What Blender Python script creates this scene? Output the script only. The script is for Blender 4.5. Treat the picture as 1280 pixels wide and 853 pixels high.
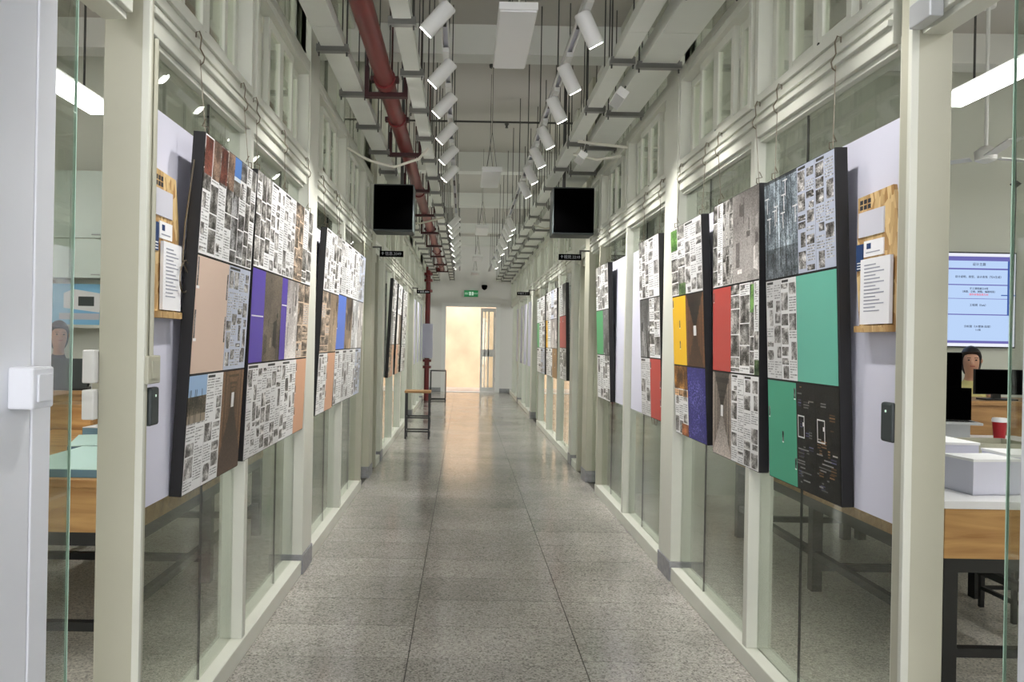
import bpy, math, random
import numpy as np
from mathutils import Vector, Matrix
PI = math.pi
for o in list(bpy.data.objects): bpy.data.objects.remove(o, do_unlink=True)
S = bpy.context.scene
COL = S.collection

# ------------------------------------------------------------------ camera
cam_d = bpy.data.cameras.new('camera'); cam = bpy.data.objects.new('camera', cam_d); COL.objects.link(cam)
cam.location = (0, 0, 1.45)
cam.rotation_euler = (Matrix.Rotation(PI/2, 3, 'X') @ Matrix.Rotation(math.radians(1.05), 3, 'Z')).to_euler()
cam_d.sensor_width = 36.0; cam_d.sensor_fit = 'HORIZONTAL'; cam_d.lens = 36.0*960/1280
cam_d.shift_x = 60/1280; cam_d.shift_y = -1/1280
cam_d.clip_start = 0.05; cam_d.clip_end = 200
S.camera = cam
# ------------------------------------------------------------------ world, exposure
W = bpy.data.worlds.new('sky'); S.world = W; W.use_nodes = True
bg = W.node_tree.nodes['Background']; bg.inputs[0].default_value = (0.98, 0.97, 1.0, 1); bg.inputs[1].default_value = 2.6
S.view_settings.view_transform = 'Standard'; S.view_settings.look = 'None'
S.view_settings.gamma = 1.0; S.view_settings.use_curve_mapping = False
S.view_settings.exposure = 1.02
sun_d = bpy.data.lights.new('sun', 'SUN'); sun_d.energy = 1.5; sun_d.angle = 0.02; sun_d.color = (1, .95, .86)
sun = bpy.data.objects.new('sun', sun_d); COL.objects.link(sun)
sun.rotation_euler = Vector((0.22, 0.30, -0.93)).to_track_quat('-Z', 'Y').to_euler()
SPOT_W = 60.0; ROOM_E = 10.0

# ------------------------------------------------------------------ materials
MATS = {}
def srgb(c):
    return tuple((x/12.92 if x <= .04045 else ((x+.055)/1.055)**2.4) for x in c)
def mat(name, col, rough=.5, metal=0., var=0., scale=8., bump=0., coords='Object', stretch=None, emit=None, estr=0., spec=.5):
    if name in MATS: return MATS[name]
    m = bpy.data.materials.new(name); m.use_nodes = True; nt = m.node_tree; b = nt.nodes['Principled BSDF']
    c = srgb(col)
    b.inputs['Base Color'].default_value = (*c, 1); b.inputs['Roughness'].default_value = rough; b.inputs['Metallic'].default_value = metal
    b.inputs['Specular IOR Level'].default_value = spec
    if emit: b.inputs['Emission Color'].default_value = (*emit, 1); b.inputs['Emission Strength'].default_value = estr
    if var or bump:
        tc = nt.nodes.new('ShaderNodeTexCoord'); n = nt.nodes.new('ShaderNodeTexNoise'); n.inputs['Scale'].default_value = scale; n.inputs['Detail'].default_value = 5
        src = tc.outputs[coords]
        if stretch:
            mp = nt.nodes.new('ShaderNodeMapping'); mp.inputs['Scale'].default_value = stretch; nt.links.new(src, mp.inputs[0]); src = mp.outputs[0]
        nt.links.new(src, n.inputs['Vector'])
        if var:
            r = nt.nodes.new('ShaderNodeValToRGB'); r.color_ramp.elements[0].position = .3; r.color_ramp.elements[1].position = .7
            r.color_ramp.elements[0].color = (*[x*(1-var) for x in c], 1); r.color_ramp.elements[1].color = (*[min(1, x*(1+var*.5)) for x in c], 1)
            nt.links.new(n.outputs[0], r.inputs[0]); nt.links.new(r.outputs[0], b.inputs['Base Color'])
        if bump:
            bp = nt.nodes.new('ShaderNodeBump'); bp.inputs['Strength'].default_value = bump; bp.inputs['Distance'].default_value = .01
            nt.links.new(n.outputs[0], bp.inputs['Height']); nt.links.new(bp.outputs[0], b.inputs['Normal'])
    MATS[name] = m; return m
def glass_mat(name, tint, boost=1.3):
    m = bpy.data.materials.new(name); m.use_nodes = True; nt = m.node_tree; nt.nodes.clear()
    out = nt.nodes.new('ShaderNodeOutputMaterial'); mix = nt.nodes.new('ShaderNodeMixShader')
    tr = nt.nodes.new('ShaderNodeBsdfTransparent'); tr.inputs[0].default_value = (*tint, 1)
    gl = nt.nodes.new('ShaderNodeBsdfGlossy'); gl.inputs['Roughness'].default_value = 0.015; gl.inputs[0].default_value = (.97, 1, .97, 1)
    ge = nt.nodes.new('ShaderNodeNewGeometry')
    dt = nt.nodes.new('ShaderNodeVectorMath'); dt.operation = 'DOT_PRODUCT'
    nt.links.new(ge.outputs['Incoming'], dt.inputs[0]); nt.links.new(ge.outputs['Normal'], dt.inputs[1])
    def M(op, a, bb):
        n = nt.nodes.new('ShaderNodeMath'); n.operation = op; n.use_clamp = op != 'ABSOLUTE'
        for i, v in enumerate((a, bb)):
            if v is None: continue
            if isinstance(v, (int, float)): n.inputs[i].default_value = v
            else: nt.links.new(v, n.inputs[i])
        return n.outputs[0]
    a = M('ABSOLUTE', dt.outputs['Value'], None)
    p = M('POWER', M('SUBTRACT', 1.0, a), 5.0)
    f = M('MULTIPLY_ADD', p, .96*boost); f.node.inputs[2].default_value = .04*boost
    nt.links.new(f, mix.inputs[0]); nt.links.new(tr.outputs[0], mix.inputs[1]); nt.links.new(gl.outputs[0], mix.inputs[2])
    nt.links.new(mix.outputs[0], out.inputs[0]); MATS[name] = m; return m
def emit_mat(name, col, s):
    m = bpy.data.materials.new(name); m.use_nodes = True; nt = m.node_tree; nt.nodes.clear()
    out = nt.nodes.new('ShaderNodeOutputMaterial'); e = nt.nodes.new('ShaderNodeEmission'); e.inputs[0].default_value = (*col, 1); e.inputs[1].default_value = s
    nt.links.new(e.outputs[0], out.inputs[0]); MATS[name] = m; return m
def terrazzo(name, base, rough, gloss_var=True):
    m = bpy.data.materials.new(name); m.use_nodes = True; nt = m.node_tree; b = nt.nodes['Principled BSDF']; L = nt.links.new
    ge = nt.nodes.new('ShaderNodeNewGeometry')
    v = nt.nodes.new('ShaderNodeTexVoronoi'); v.inputs['Scale'].default_value = 130; L(ge.outputs['Position'], v.inputs['Vector'])
    bw = nt.nodes.new('ShaderNodeSeparateColor'); L(v.outputs['Color'], bw.inputs[0])
    r = nt.nodes.new('ShaderNodeValToRGB'); r.color_ramp.interpolation = 'CONSTANT'
    base = srgb(base)
    els = [(0, .55), (.14, .8), (.32, 1.0), (.62, 1.12), (.84, 1.3)]
    while len(r.color_ramp.elements) < len(els): r.color_ramp.elements.new(.5)
    for e, (p, k) in zip(r.color_ramp.elements, els): e.position = p; e.color = (*[min(1, x*k) for x in base], 1)
    L(bw.outputs[0], r.inputs[0])
    n = nt.nodes.new('ShaderNodeTexNoise'); n.inputs['Scale'].default_value = 1.3; n.inputs['Detail'].default_value = 6; L(ge.outputs['Position'], n.inputs['Vector'])
    r2 = nt.nodes.new('ShaderNodeValToRGB'); r2.color_ramp.elements[0].color = (.72, .72, .7, 1); r2.color_ramp.elements[0].position = .3; r2.color_ramp.elements[1].color = (1.05, 1.04, 1.02, 1); r2.color_ramp.elements[1].position = .68
    L(n.outputs[0], r2.inputs[0])
    oi = nt.nodes.new('ShaderNodeObjectInfo'); mr = nt.nodes.new('ShaderNodeMapRange'); mr.inputs[3].default_value = .9; mr.inputs[4].default_value = 1.06; L(oi.outputs['Random'], mr.inputs[0])
    mx = nt.nodes.new('ShaderNodeMix'); mx.data_type = 'RGBA'; mx.blend_type = 'MULTIPLY'; mx.inputs[0].default_value = 1; L(r.outputs[0], mx.inputs[6]); L(r2.outputs[0], mx.inputs[7])
    mx2 = nt.nodes.new('ShaderNodeMix'); mx2.data_type = 'RGBA'; mx2.blend_type = 'MULTIPLY'; mx2.inputs[0].default_value = 1; L(mx.outputs[2], mx2.inputs[6]); L(mr.outputs[0], mx2.inputs[7])
    L(mx2.outputs[2], b.inputs['Base Color'])
    rr = nt.nodes.new('ShaderNodeMapRange'); rr.inputs[3].default_value = rough-.05; rr.inputs[4].default_value = rough+.08; L(n.outputs[0], rr.inputs[0]); L(rr.outputs[0], b.inputs['Roughness'])
    n2 = nt.nodes.new('ShaderNodeTexNoise'); n2.inputs['Scale'].default_value = 5; n2.inputs['Detail'].default_value = 2; L(ge.outputs['Position'], n2.inputs['Vector'])
    bp = nt.nodes.new('ShaderNodeBump'); bp.inputs['Strength'].default_value = .07; bp.inputs['Distance'].default_value = .01; L(n2.outputs[0], bp.inputs['Height']); L(bp.outputs[0], b.inputs['Normal'])
    b.inputs['Specular IOR Level'].default_value = .6
    MATS[name] = m; return m
def print_mat():
    m = bpy.data.materials.new('print'); m.use_nodes = True; nt = m.node_tree; b = nt.nodes['Principled BSDF']
    a = nt.nodes.new('ShaderNodeAttribute'); a.attribute_name = 'print'; nt.links.new(a.outputs['Color'], b.inputs['Base Color'])
    b.inputs['Roughness'].default_value = .42; b.inputs['Specular IOR Level'].default_value = .35; MATS['print'] = m; return m
def osb_mat():
    m = bpy.data.materials.new('osb'); m.use_nodes = True; nt = m.node_tree; b = nt.nodes['Principled BSDF']; L = nt.links.new
    tc = nt.nodes.new('ShaderNodeTexCoord'); mp = nt.nodes.new('ShaderNodeMapping'); mp.inputs['Scale'].default_value = (60, 60, 22); mp.inputs['Rotation'].default_value = (.5, .3, .4); L(tc.outputs['Object'], mp.inputs[0])
    v = nt.nodes.new('ShaderNodeTexVoronoi'); v.inputs['Scale'].default_value = 1; L(mp.outputs[0], v.inputs['Vector'])
    s = nt.nodes.new('ShaderNodeSeparateColor'); L(v.outputs['Color'], s.inputs[0])
    r = nt.nodes.new('ShaderNodeValToRGB'); r.color_ramp.elements[0].color = (*srgb((.66, .50, .30)), 1); r.color_ramp.elements[1].color = (*srgb((.88, .77, .56)), 1)
    L(s.outputs[0], r.inputs[0]); L(r.outputs[0], b.inputs['Base Color']); b.inputs['Roughness'].default_value = .6; MATS['osb'] = m; return m
def wood_mat(name, c0, c1, axis):
    m = bpy.data.materials.new(name); m.use_nodes = True; nt = m.node_tree; b = nt.nodes['Principled BSDF']; L = nt.links.new
    tc = nt.nodes.new('ShaderNodeTexCoord'); mp = nt.nodes.new('ShaderNodeMapping'); sc = [18, 18, 18]; sc[axis] = 1.6; mp.inputs['Scale'].default_value = sc; L(tc.outputs['Object'], mp.inputs[0])
    n = nt.nodes.new('ShaderNodeTexNoise'); n.inputs['Scale'].default_value = 1; n.inputs['Detail'].default_value = 8; n.inputs['Distortion'].default_value = .8; L(mp.outputs[0], n.inputs['Vector'])
    r = nt.nodes.new('ShaderNodeValToRGB'); r.color_ramp.elements[0].position = .3; r.color_ramp.elements[1].position = .72
    r.color_ramp.elements[0].color = (*srgb(c0), 1); r.color_ramp.elements[1].color = (*srgb(c1), 1); L(n.outputs[0], r.inputs[0]); L(r.outputs[0], b.inputs['Base Color']); b.inputs['Roughness'].default_value = .5; MATS[name] = m; return m

WHITE = mat('white_frame_paint', (.82, .825, .78), .38, var=.06, scale=3, bump=.03)
CREAM = mat('cream_post_paint', (.70, .695, .625), .42, var=.08, scale=2.2, bump=.04)
GREENW = mat('pale_green_paint', (.70, .74, .65), .42, var=.05, scale=3)
PLINTH = mat('grey_plinth_stone', (.56, .56, .57), .5, var=.2, scale=30)
CEIL = mat('ceiling_plaster', (.72, .705, .68), .9, var=.05, scale=.8)
BEAMP = mat('beam_plaster', (.84, .84, .82), .85, var=.04, scale=1.2)
WALLP = mat('end_wall_plaster', (.85, .84, .83), .8, var=.04, scale=.7)
ROOMW = mat('room_wall_paint', (.86, .87, .83), .8, var=.03, scale=.7)
NEARW = mat('near_wall_paint', (.91, .92, .94), .7, var=.03, scale=2)
BEIGE = mat('beige_outdoor_wall', (.86, .77, .66), .9, var=.18, scale=1.6, bump=.2)
CONC = mat('outdoor_concrete', (.62, .57, .52), .9, var=.2, scale=4)
GLASS = glass_mat('pane_glass', (.83, .85, .825))
WGLASS = glass_mat('window_glass', (.88, .90, .86))
GEDGE = mat('glass_edge_green', (.80, .93, .87), .2)
FLOORM = terrazzo('corridor_terrazzo', (.70, .685, .665), .14)
RFLOOR = terrazzo('room_terrazzo', (.80, .785, .75), .35)
JOINT = mat('floor_joint', (.26, .25, .23), .8)
PRINT = print_mat(); OSB = osb_mat()
BLACK = mat('black_frame', (.055, .05, .055), .55, var=.2, scale=12)
BLKMET = mat('black_steel', (.10, .105, .11), .45)
BLKSCR = mat('black_screen', (.01, .01, .011), .9, spec=.0)
DGREY = mat('dark_grey_plastic', (.22, .25, .25), .5)
FOAM = mat('white_foam_board', (.84, .84, .90), .7, var=.02, scale=2)
LAMPW = mat('lamp_white', (.86, .86, .85), .45)
TRAYW = mat('tray_white', (.84, .85, .82), .5, var=.05, scale=3)
RODM = mat('threaded_rod', (.30, .30, .29), .5, .5)
RED = mat('red_pipe_paint', (.44, .10, .10), .38, var=.15, scale=5)
DRED = mat('dark_red_bracket', (.22, .04, .05), .5)
CABLE = mat('white_cable', (.82, .81, .76), .6)
BCABLE = mat('black_cable', (.05, .05, .05), .6)
WIRE = mat('hook_wire', (.48, .44, .38), .35, .7)
PAPER = mat('paper_white', (.93, .93, .94), .8)
PAPERG = mat('paper_grey', (.80, .80, .84), .8)
BLUE = mat('navy_print', (.13, .24, .42), .6)
INK = mat('ink_dark', (.16, .17, .2), .7)
INKL = mat('ink_light', (.62, .63, .68), .8)
WOOD = wood_mat('pine_wood', (.62, .44, .24), (.82, .65, .42), 0)
WOODD = wood_mat('desk_wood', (.56, .40, .24), (.76, .60, .40), 0)
BFOAM = mat('blue_grey_foam', (.40, .53, .60), .8)
MINTP = mat('pale_mint_top', (.80, .92, .89), .6)
REDCUP = mat('red_cup', (.62, .06, .10), .4)
SILVER = mat('silver_laptop', (.72, .73, .74), .35, .4)
SKIN = mat('skin', (.82, .63, .53), .55)
HAIR = mat('dark_hair', (.07, .05, .05), .45)
YELLOW = mat('yellow_cloth', (.88, .84, .58), .85, var=.08, scale=20)
DCLOTH = mat('dark_cloth', (.12, .13, .15), .85, var=.1, scale=20)
LENS = emit_mat('lamp_lens', (1, .97, .92), 14)
TUBE = emit_mat('room_light_tube', (1, .99, .96), ROOM_E)
EXITG = mat('exit_green', (.10, .55, .28), .5, emit=(.05, .45, .2), estr=.06)
EXITW = mat('exit_white', (.85, .95, .88), .5, emit=(.7, .95, .8), estr=.15)
SCRB = emit_mat('screen_blue', (.25, .33, .47), 1.0)
SCRW = emit_mat('screen_white', (.42, .43, .48), 1.0)
SCRP = emit_mat('screen_purple', (.08, .075, .22), 1.0)
SCRL = emit_mat('screen_line', (.03, .06, .19), 1.0)
SCRT = mat('screen_text', (.10, .12, .22), .6)
SCRR = mat('screen_text_red', (.75, .12, .15), .6, emit=(.6, .05, .08), estr=.5)
SIGNT = mat('sign_text', (.70, .71, .74), .6)

# ------------------------------------------------------------------ helpers
class MB:
    def __init__(s): s.v = []; s.f = []
    def box(s, x0, x1, y0, y1, z0, z1):
        x0, x1 = min(x0, x1), max(x0, x1); y0, y1 = min(y0, y1), max(y0, y1); z0, z1 = min(z0, z1), max(z0, z1)
        b = len(s.v)
        s.v += [(x0, y0, z0), (x1, y0, z0), (x1, y1, z0), (x0, y1, z0), (x0, y0, z1), (x1, y0, z1), (x1, y1, z1), (x0, y1, z1)]
        s.f += [(b, b+3, b+2, b+1), (b+4, b+5, b+6, b+7), (b, b+1, b+5, b+4), (b+1, b+2, b+6, b+5), (b+2, b+3, b+7, b+6), (b+3, b, b+4, b+7)]
        return s
    def tube(s, path, r, n=8, cap=True):
        path = [Vector(p) for p in path]; rs = r if isinstance(r, (list, tuple)) else [r]*len(path)
        rings = []; up = None
        for i, p in enumerate(path):
            d = (path[min(i+1, len(path)-1)]-path[max(i-1, 0)]).normalized()
            if up is None:
                up = Vector((0, 0, 1)) if abs(d.z) < .9 else Vector((1, 0, 0))
            a = d.cross(up)
            if a.length < 1e-4: a = d.cross(Vector((0, 1, 0)))
            a.normalize(); b = a.cross(d).normalized(); up = b
            base = len(s.v)
            for k in range(n):
                t = 2*PI*k/n; s.v.append(tuple(p+(a*math.cos(t)+b*math.sin(t))*rs[i]))
            rings.append(base)
        for i in range(len(rings)-1):
            for k in range(n):
                s.f.append((rings[i]+k, rings[i]+(k+1) % n, rings[i+1]+(k+1) % n, rings[i+1]+k))
        if cap:
            s.f.append(tuple(rings[0]+k for k in reversed(range(n)))); s.f.append(tuple(rings[-1]+k for k in range(n)))
        return s
    def prism(s, pts, axis, a0, a1):
        # pts polygon in the two other axes, extruded along axis
        b = len(s.v); n = len(pts)
        for a in (a0, a1):
            for (u, v) in pts:
                c = [0, 0, 0]; o = [i for i in range(3) if i != axis]; c[axis] = a; c[o[0]] = u; c[o[1]] = v; s.v.append(tuple(c))
        s.f.append(tuple(range(b, b+n))); s.f.append(tuple(range(b+2*n-1, b+n-1, -1)))
        for i in range(n): s.f.append((b+i, b+n+i, b+n+(i+1) % n, b+(i+1) % n))
        return s
    def lathe(s, prof, n=16, c=(0, 0, 0)):
        b = len(s.v)
        for (r, z) in prof:
            for k in range(n):
                t = 2*PI*k/n; s.v.append((c[0]+r*math.cos(t), c[1]+r*math.sin(t), c[2]+z))
        for i in range(len(prof)-1):
            for k in range(n): s.f.append((b+i*n+k, b+i*n+(k+1) % n, b+(i+1)*n+(k+1) % n, b+(i+1)*n+k))
        s.f.append(tuple(b+k for k in reversed(range(n)))); s.f.append(tuple(b+(len(prof)-1)*n+k for k in range(n)))
        return s
    def build(s, name, m, parent=None, smooth=False, bevel=0):
        me = bpy.data.meshes.new(name); me.from_pydata(s.v, [], s.f); me.update()
        import bmesh
        bm = bmesh.new(); bm.from_mesh(me); bmesh.ops.recalc_face_normals(bm, faces=bm.faces); bm.to_mesh(me); bm.free()
        me.materials.append(m)
        if smooth: me.polygons.foreach_set('use_smooth', [True]*len(me.polygons))
        o = bpy.data.objects.new(name, me); COL.objects.link(o)
        if parent: o.parent = parent
        if smooth:
            e = o.modifiers.new('edge', 'EDGE_SPLIT'); e.split_angle = math.radians(40)
        if bevel:
            bv = o.modifiers.new('bevel', 'BEVEL'); bv.width = bevel; bv.segments = 2; bv.limit_method = 'ANGLE'
        return o
def tag(o, label=None, cat=None, group=None, kind=None):
    if label: o['label'] = label
    if cat: o['category'] = cat
    if group: o['group'] = group
    if kind: o['kind'] = kind
    return o
def empty(name, loc=(0, 0, 0), rot=(0, 0, 0), **k):
    o = bpy.data.objects.new(name, None); COL.objects.link(o); o.location = loc; o.rotation_euler = rot; o.empty_display_size = .05
    return tag(o, **k)
def box(name, m, b, parent=None, bevel=0): return MB().box(*b).build(name, m, parent, bevel=bevel)
def copy_tree(o, parent=None):
    c = o.copy(); COL.objects.link(c); c.parent = parent
    for ch in list(o.children): copy_tree(ch, c)
    return c
def text(name, s, size, m, parent, loc, rot, align='CENTER'):
    cu = bpy.data.curves.new(name, 'FONT'); cu.body = s; cu.size = size; cu.align_x = align; cu.align_y = 'CENTER'; cu.extrude = .0008; cu.resolution_u = 3
    t = bpy.data.objects.new(name, cu); COL.objects.link(t); bpy.context.view_layer.update()
    me = bpy.data.meshes.new_from_object(t.evaluated_get(bpy.context.evaluated_depsgraph_get())); bpy.data.objects.remove(t)
    me.materials.clear(); me.materials.append(m)
    o = bpy.data.objects.new(name, me); COL.objects.link(o); o.parent = parent; o.location = loc; o.rotation_euler = rot
    return o
BF = {'R': 1.287, 'L': -.968}; SG = {'R': 1, 'L': -1}; SIDE = {'R': 'right', 'L': 'left'}
CH = 4.2; YE = 21.4; GT = 2.385; WB = 2.53; WT = 3.08
def X(s, d): return BF[s]+SG[s]*d
def wb(mb, s, d0, d1, y0, y1, z0, z1): return mb.box(X(s, d0), X(s, d1), y0, y1, z0, z1)

# ------------------------------------------------------------------ floor
fl = box('floor', JOINT, (-6.6, 7.6, -3, YE+.2, -.12, -.006)); tag(fl, 'speckled grey terrazzo corridor floor of large tiles', 'floor', kind='structure')
XS = [X('L', 0)-.02, -.228, .566, X('R', 0)+.02]
tile_me = {}
y = 3.49-.3955*8
row = 0
while y < YE:
    for c in range(3):
        if c not in tile_me:
            g = .0022; t = box('floor_tile', FLOORM, (XS[c]+g, XS[c+1]-g, g, .3955-g, -.006, 0), fl); tile_me[c] = t.data
        else:
            t = bpy.data.objects.new('floor_tile', tile_me[c]); COL.objects.link(t); t.parent = fl
        t.location = (0, y, 0)
    y += .3955; row += 1
box('floor_patch', FLOORM, (X('L', 0)+.01, X('L', 0)+.2, 4.45, 4.66, -.002, .0012), fl); box('floor_patch', FLOORM, (X('R', 0)-.2, X('R', 0)-.01, 4.45, 4.66, -.002, .0012), fl)
for s in 'LR':
    f = box('floor', RFLOOR, (X(s, .1), X(s, 5.4), -3, YE, -.006, 0)); tag(f, 'pale speckled terrazzo floor of the %s' % ('room with the wall screen' if s == 'R' else 'room with the cabinets'), 'floor', kind='structure')

# ------------------------------------------------------------------ ceiling and beams
ce = box('ceiling', CEIL, (-6.6, 7.6, -3, YE+.2, CH, CH+.15)); tag(ce, 'grey plastered ceiling above the corridor', 'ceiling', kind='structure')
for (a, b, zb) in ((2.2, 2.5, 3.94), (6.68, 6.9, 3.94), (11.2, 11.42, 3.92), (14.3, 14.55, 3.96), (18.0, 18.2, 3.98), (20.3, 20.6, 3.98)):
    box('ceiling_beam', BEAMP, (-6.4, 7.4, a, b, zb, CH), ce)
cp = MB().tube([(X('L', -.02), 9.3, 4.1), (X('R', -.02), 9.3, 4.1)], .012).build('sprinkler_pipe', RODM, None); tag(cp, 'thin grey sprinkler pipe crossing under the corridor ceiling', 'pipe')
MB().lathe([(.012, 0), (.03, -.02), (.012, -.05), (.02, -.07)], 8, (.47, 9.3, 4.1)).build('sprinkler_head', RODM, cp)

# ------------------------------------------------------------------ glass partitions
COLS = [(4.69, 4.97), (7.95, 8.24), (9.05, 9.28), (14.47, 14.75), (18.05, 18.3)]
BASES = [(2.36, 4.69), (4.97, 7.42), (8.68, 9.05), (9.28, 13.4), (14.75, 18.05), (18.3, YE)]
MULL = [3.46, 6.17, 10.6, 11.9, 13.2, 15.9, 17.0, 19.3, 20.4]
BAYS = [(2.36, 3.46), (3.51, 4.69), (4.97, 6.17), (6.22, 7.37), (9.28, 10.6), (10.65, 11.9), (11.95, 13.2), (13.25, 13.4), (14.75, 15.9), (15.95, 17.0), (17.05, 18.05), (18.3, 19.3), (19.35, 20.4), (20.45, YE)]
WINS = [(1.1, 2.23), (2.36, 3.46), (3.51, 4.69), (4.97, 6.17), (6.22, 7.37), (7.42, 7.95), (9.28, 10.6), (10.65, 11.9), (11.95, 13.2), (13.25, 14.47), (14.75, 15.9), (15.95, 17.0), (17.05, 18.05), (18.3, 19.3), (19.35, 20.4), (20.45, YE)]
wn = 0
for s in 'LR':
    w = empty('wall_'+SIDE[s], (0, 0, 0), kind='structure', label='white framed glass partition wall on the %s side of the corridor' % ('red pipe' if s == 'L' else 'wall screen room'), cat='wall')
    # near post and near wall with jamb
    pd, py0, py1 = (.138, 2.325, 2.358) if s == 'L' else (.121, 2.235, 2.29)
    wb(MB(), s, 0, pd, py0, py1, 0, CH).build('near_post', CREAM, w, bevel=.004)
    wb(MB(), s, .006, .06, py1, py1+.012, 0, GT).build('post_trim', WHITE, w, bevel=.002)
    wb(MB(), s, -.003, .02, py0-.006, py0+.012, 0, CH).build('post_trim', WHITE, w, bevel=.002)
    for (a, b) in COLS:
        wb(MB(), s, -.004, .2, a, b, .12, CH).build('column', WHITE if a < 5 or a > 9 else CREAM, w, bevel=.004)
        wb(MB(), s, -.01, .2, a-.003, b+.003, 0, .12).build('plinth', PLINTH, w, bevel=.003)
    for (a, b) in BASES:
        wb(MB(), s, 0, .13, a, b, 0, .085).build('base_curb', WHITE, w, bevel=.004)
    for a in MULL:
        wb(MB(), s, .008, .12, a, a+.05, .085, GT).build('mullion', WHITE, w, bevel=.003)
    for (a, b) in [(7.37, 7.42), (8.62, 8.68), (13.35, 13.4)]:
        wb(MB(), s, .005, .14, a, b, 0, GT).build('door_post', CREAM, w, bevel=.003)
    # transom beam between columns
    edges = [.3, 2.235, 2.36, 4.69, 4.97, 7.95, 8.24, 9.05, 9.28, 14.47, 14.75, 18.05, 18.3, YE]
    for i in range(0, len(edges)-1, 2):
        a, b = edges[i], edges[i+1]
        wb(MB(), s, .012, .13, a, b, GT, WB).build('transom_beam', WHITE, w, bevel=.003)
        wb(MB(), s, -.004, .014, a, b, GT+.055, GT+.075).build('transom_trim', WHITE, w, bevel=.002)
        wb(MB(), s, .002, .014, a, b, GT+.095, GT+.11).build('transom_trim', WHITE, w, bevel=.002)
        wb(MB(), s, .03, .10, a, b, GT-.02, GT).build('transom_trim', WHITE, w, bevel=.002)
        wb(MB(), s, 0, .13, a, b, WT, WT+.05).build('top_rail', WHITE, w, bevel=.003)
        wb(MB(), s, .03, .1, a, b, CH-.06, CH).build('ceiling_rail', WHITE, w)
    # panes
    for (a, b) in BAYS:
        if b-a > .7:
            m = a+(b-a)*.62
            for (p, q) in ((a, m-.002), (m+.002, b)):
                wb(MB(), s, .058, .066, p, q, .085, GT-.02).build('glass_pane', GLASS, w)
            wb(MB(), s, .0575, .0665, m-.002, m+.002, .085, GT-.02).build('glass_seal', BLKMET, w)
        else: wb(MB(), s, .058, .066, a, b, .085, GT-.02).build('glass_pane', GLASS, w)
    wb(MB(), s, .058, .066, 7.42, 7.95, .0, GT-.02).build('glass_pane', GLASS, w)
    wb(MB(), s, .058, .066, 8.68, 9.05, .085, GT-.02).build('glass_pane', GLASS, w)
    for (a, b) in WINS:
        wb(MB(), s, .06, .066, a, b, WT+.05, CH-.06).build('upper_pane', WGLASS, w)
        wb(MB(), s, .03, .1, b, b+.045, WT+.05, CH-.06).build('upper_post', WHITE, w)
        # sliding window
        wn += 1
        g = empty('window_%d' % wn, (0, 0, 0), kind='structure', label='white sliding window above the glass of the %s partition' % SIDE[s], cat='window')
        f = MB(); t = .035
        wb(f, s, .0, .12, a, a+t, WB, WT); wb(f, s, .0, .12, b-t, b, WB, WT); wb(f, s, .0, .12, a+t, b-t, WB, WB+t); wb(f, s, .0, .12, a+t, b-t, WT-t, WT)
        f.build('window_frame', WHITE, g, bevel=.002)
        n = 4 if b-a > .8 else 2; L = (b-a-2*t)/n
        for k in range(n):
            p, q = a+t+k*L, a+t+(k+1)*L
            d0 = .03 if k in (1, 2) else .065
            if k == 1: q += .0
            sm = MB(); st = .038
            wb(sm, s, d0, d0+.028, p, p+st, WB+t, WT-t); wb(sm, s, d0, d0+.028, q-st, q, WB+t, WT-t); wb(sm, s, d0, d0+.028, p+st, q-st, WB+t, WB+t+.045); wb(sm, s, d0, d0+.028, p+st, q-st, WT-t-.045, WT-t)
            so = sm.build('sash', WHITE, g, bevel=.002)
            wb(MB(), s, d0+.011, d0+.016, p+st, q-st, WB+t+.045, WT-t-.045).build('pane', WGLASS, so)
            if k in (1,): wb(MB(), s, d0-.004, d0, q-.02, q-.008, WB+t+.012, WB+t+.03).build('roller_slot', BLKMET, so)
    # doors in the partition
# ---- near walls on both sides of the camera, with jamb and glass leaf
dn = 0
for s in 'LR':
    nw = wb(MB(), s, 0, .2, -1.5, 1.718, 0, CH).build('wall_near_'+SIDE[s], NEARW); tag(nw, 'plain white wall end beside the doorway, %s' % ('with a switch box' if s == 'L' else 'across from the switch box'), 'wall', kind='structure')
    wb(MB(), s, -.003, .15, 1.722, 1.80 if s == 'L' else 1.765, 0, 2.385).build('door_jamb', NEARW, nw, bevel=.003)
    dn += 1
    e = 2.0 if s == 'L' else 1.885
    d = wb(MB(), s, .052, .058, 1.70, e, .01, 2.36).build('door_%d' % dn, GLASS); tag(d, 'frameless glass door leaf beside the %s' % ('white switch box' if s == 'L' else 'white boxes'), 'door', kind='structure')
    wb(MB(), s, .0515, .0585, e, e+.003, .01, 2.36).build('glass_edge', GEDGE, d)
    # recessed pale green doors between the bays
    for (a, b) in ((8.24, 8.62), (13.4, 14.47)):
        dn += 1
        d = wb(MB(), s, .09, .125, a+.01, b-.01, .01, 2.3).build('door_%d' % dn, GREENW, bevel=.003); tag(d, 'pale green door %s' % ('under a black room sign beside the hanging black box' if a < 9 else 'in the far half of the corridor'), 'door', kind='structure')
        wb(MB(), s, .075, .09, a+.05, a+.09, .98, 1.12).build('door_lock', BLKMET, d, bevel=.004)
        wb(MB(), s, .085, .09, a+.08, b-.05, 1.3, 2.15).build('door_glass', WGLASS, d)
        wb(MB(), s, .03, .13, a, b, 2.3, GT).build('door_head', CREAM, d)

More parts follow.
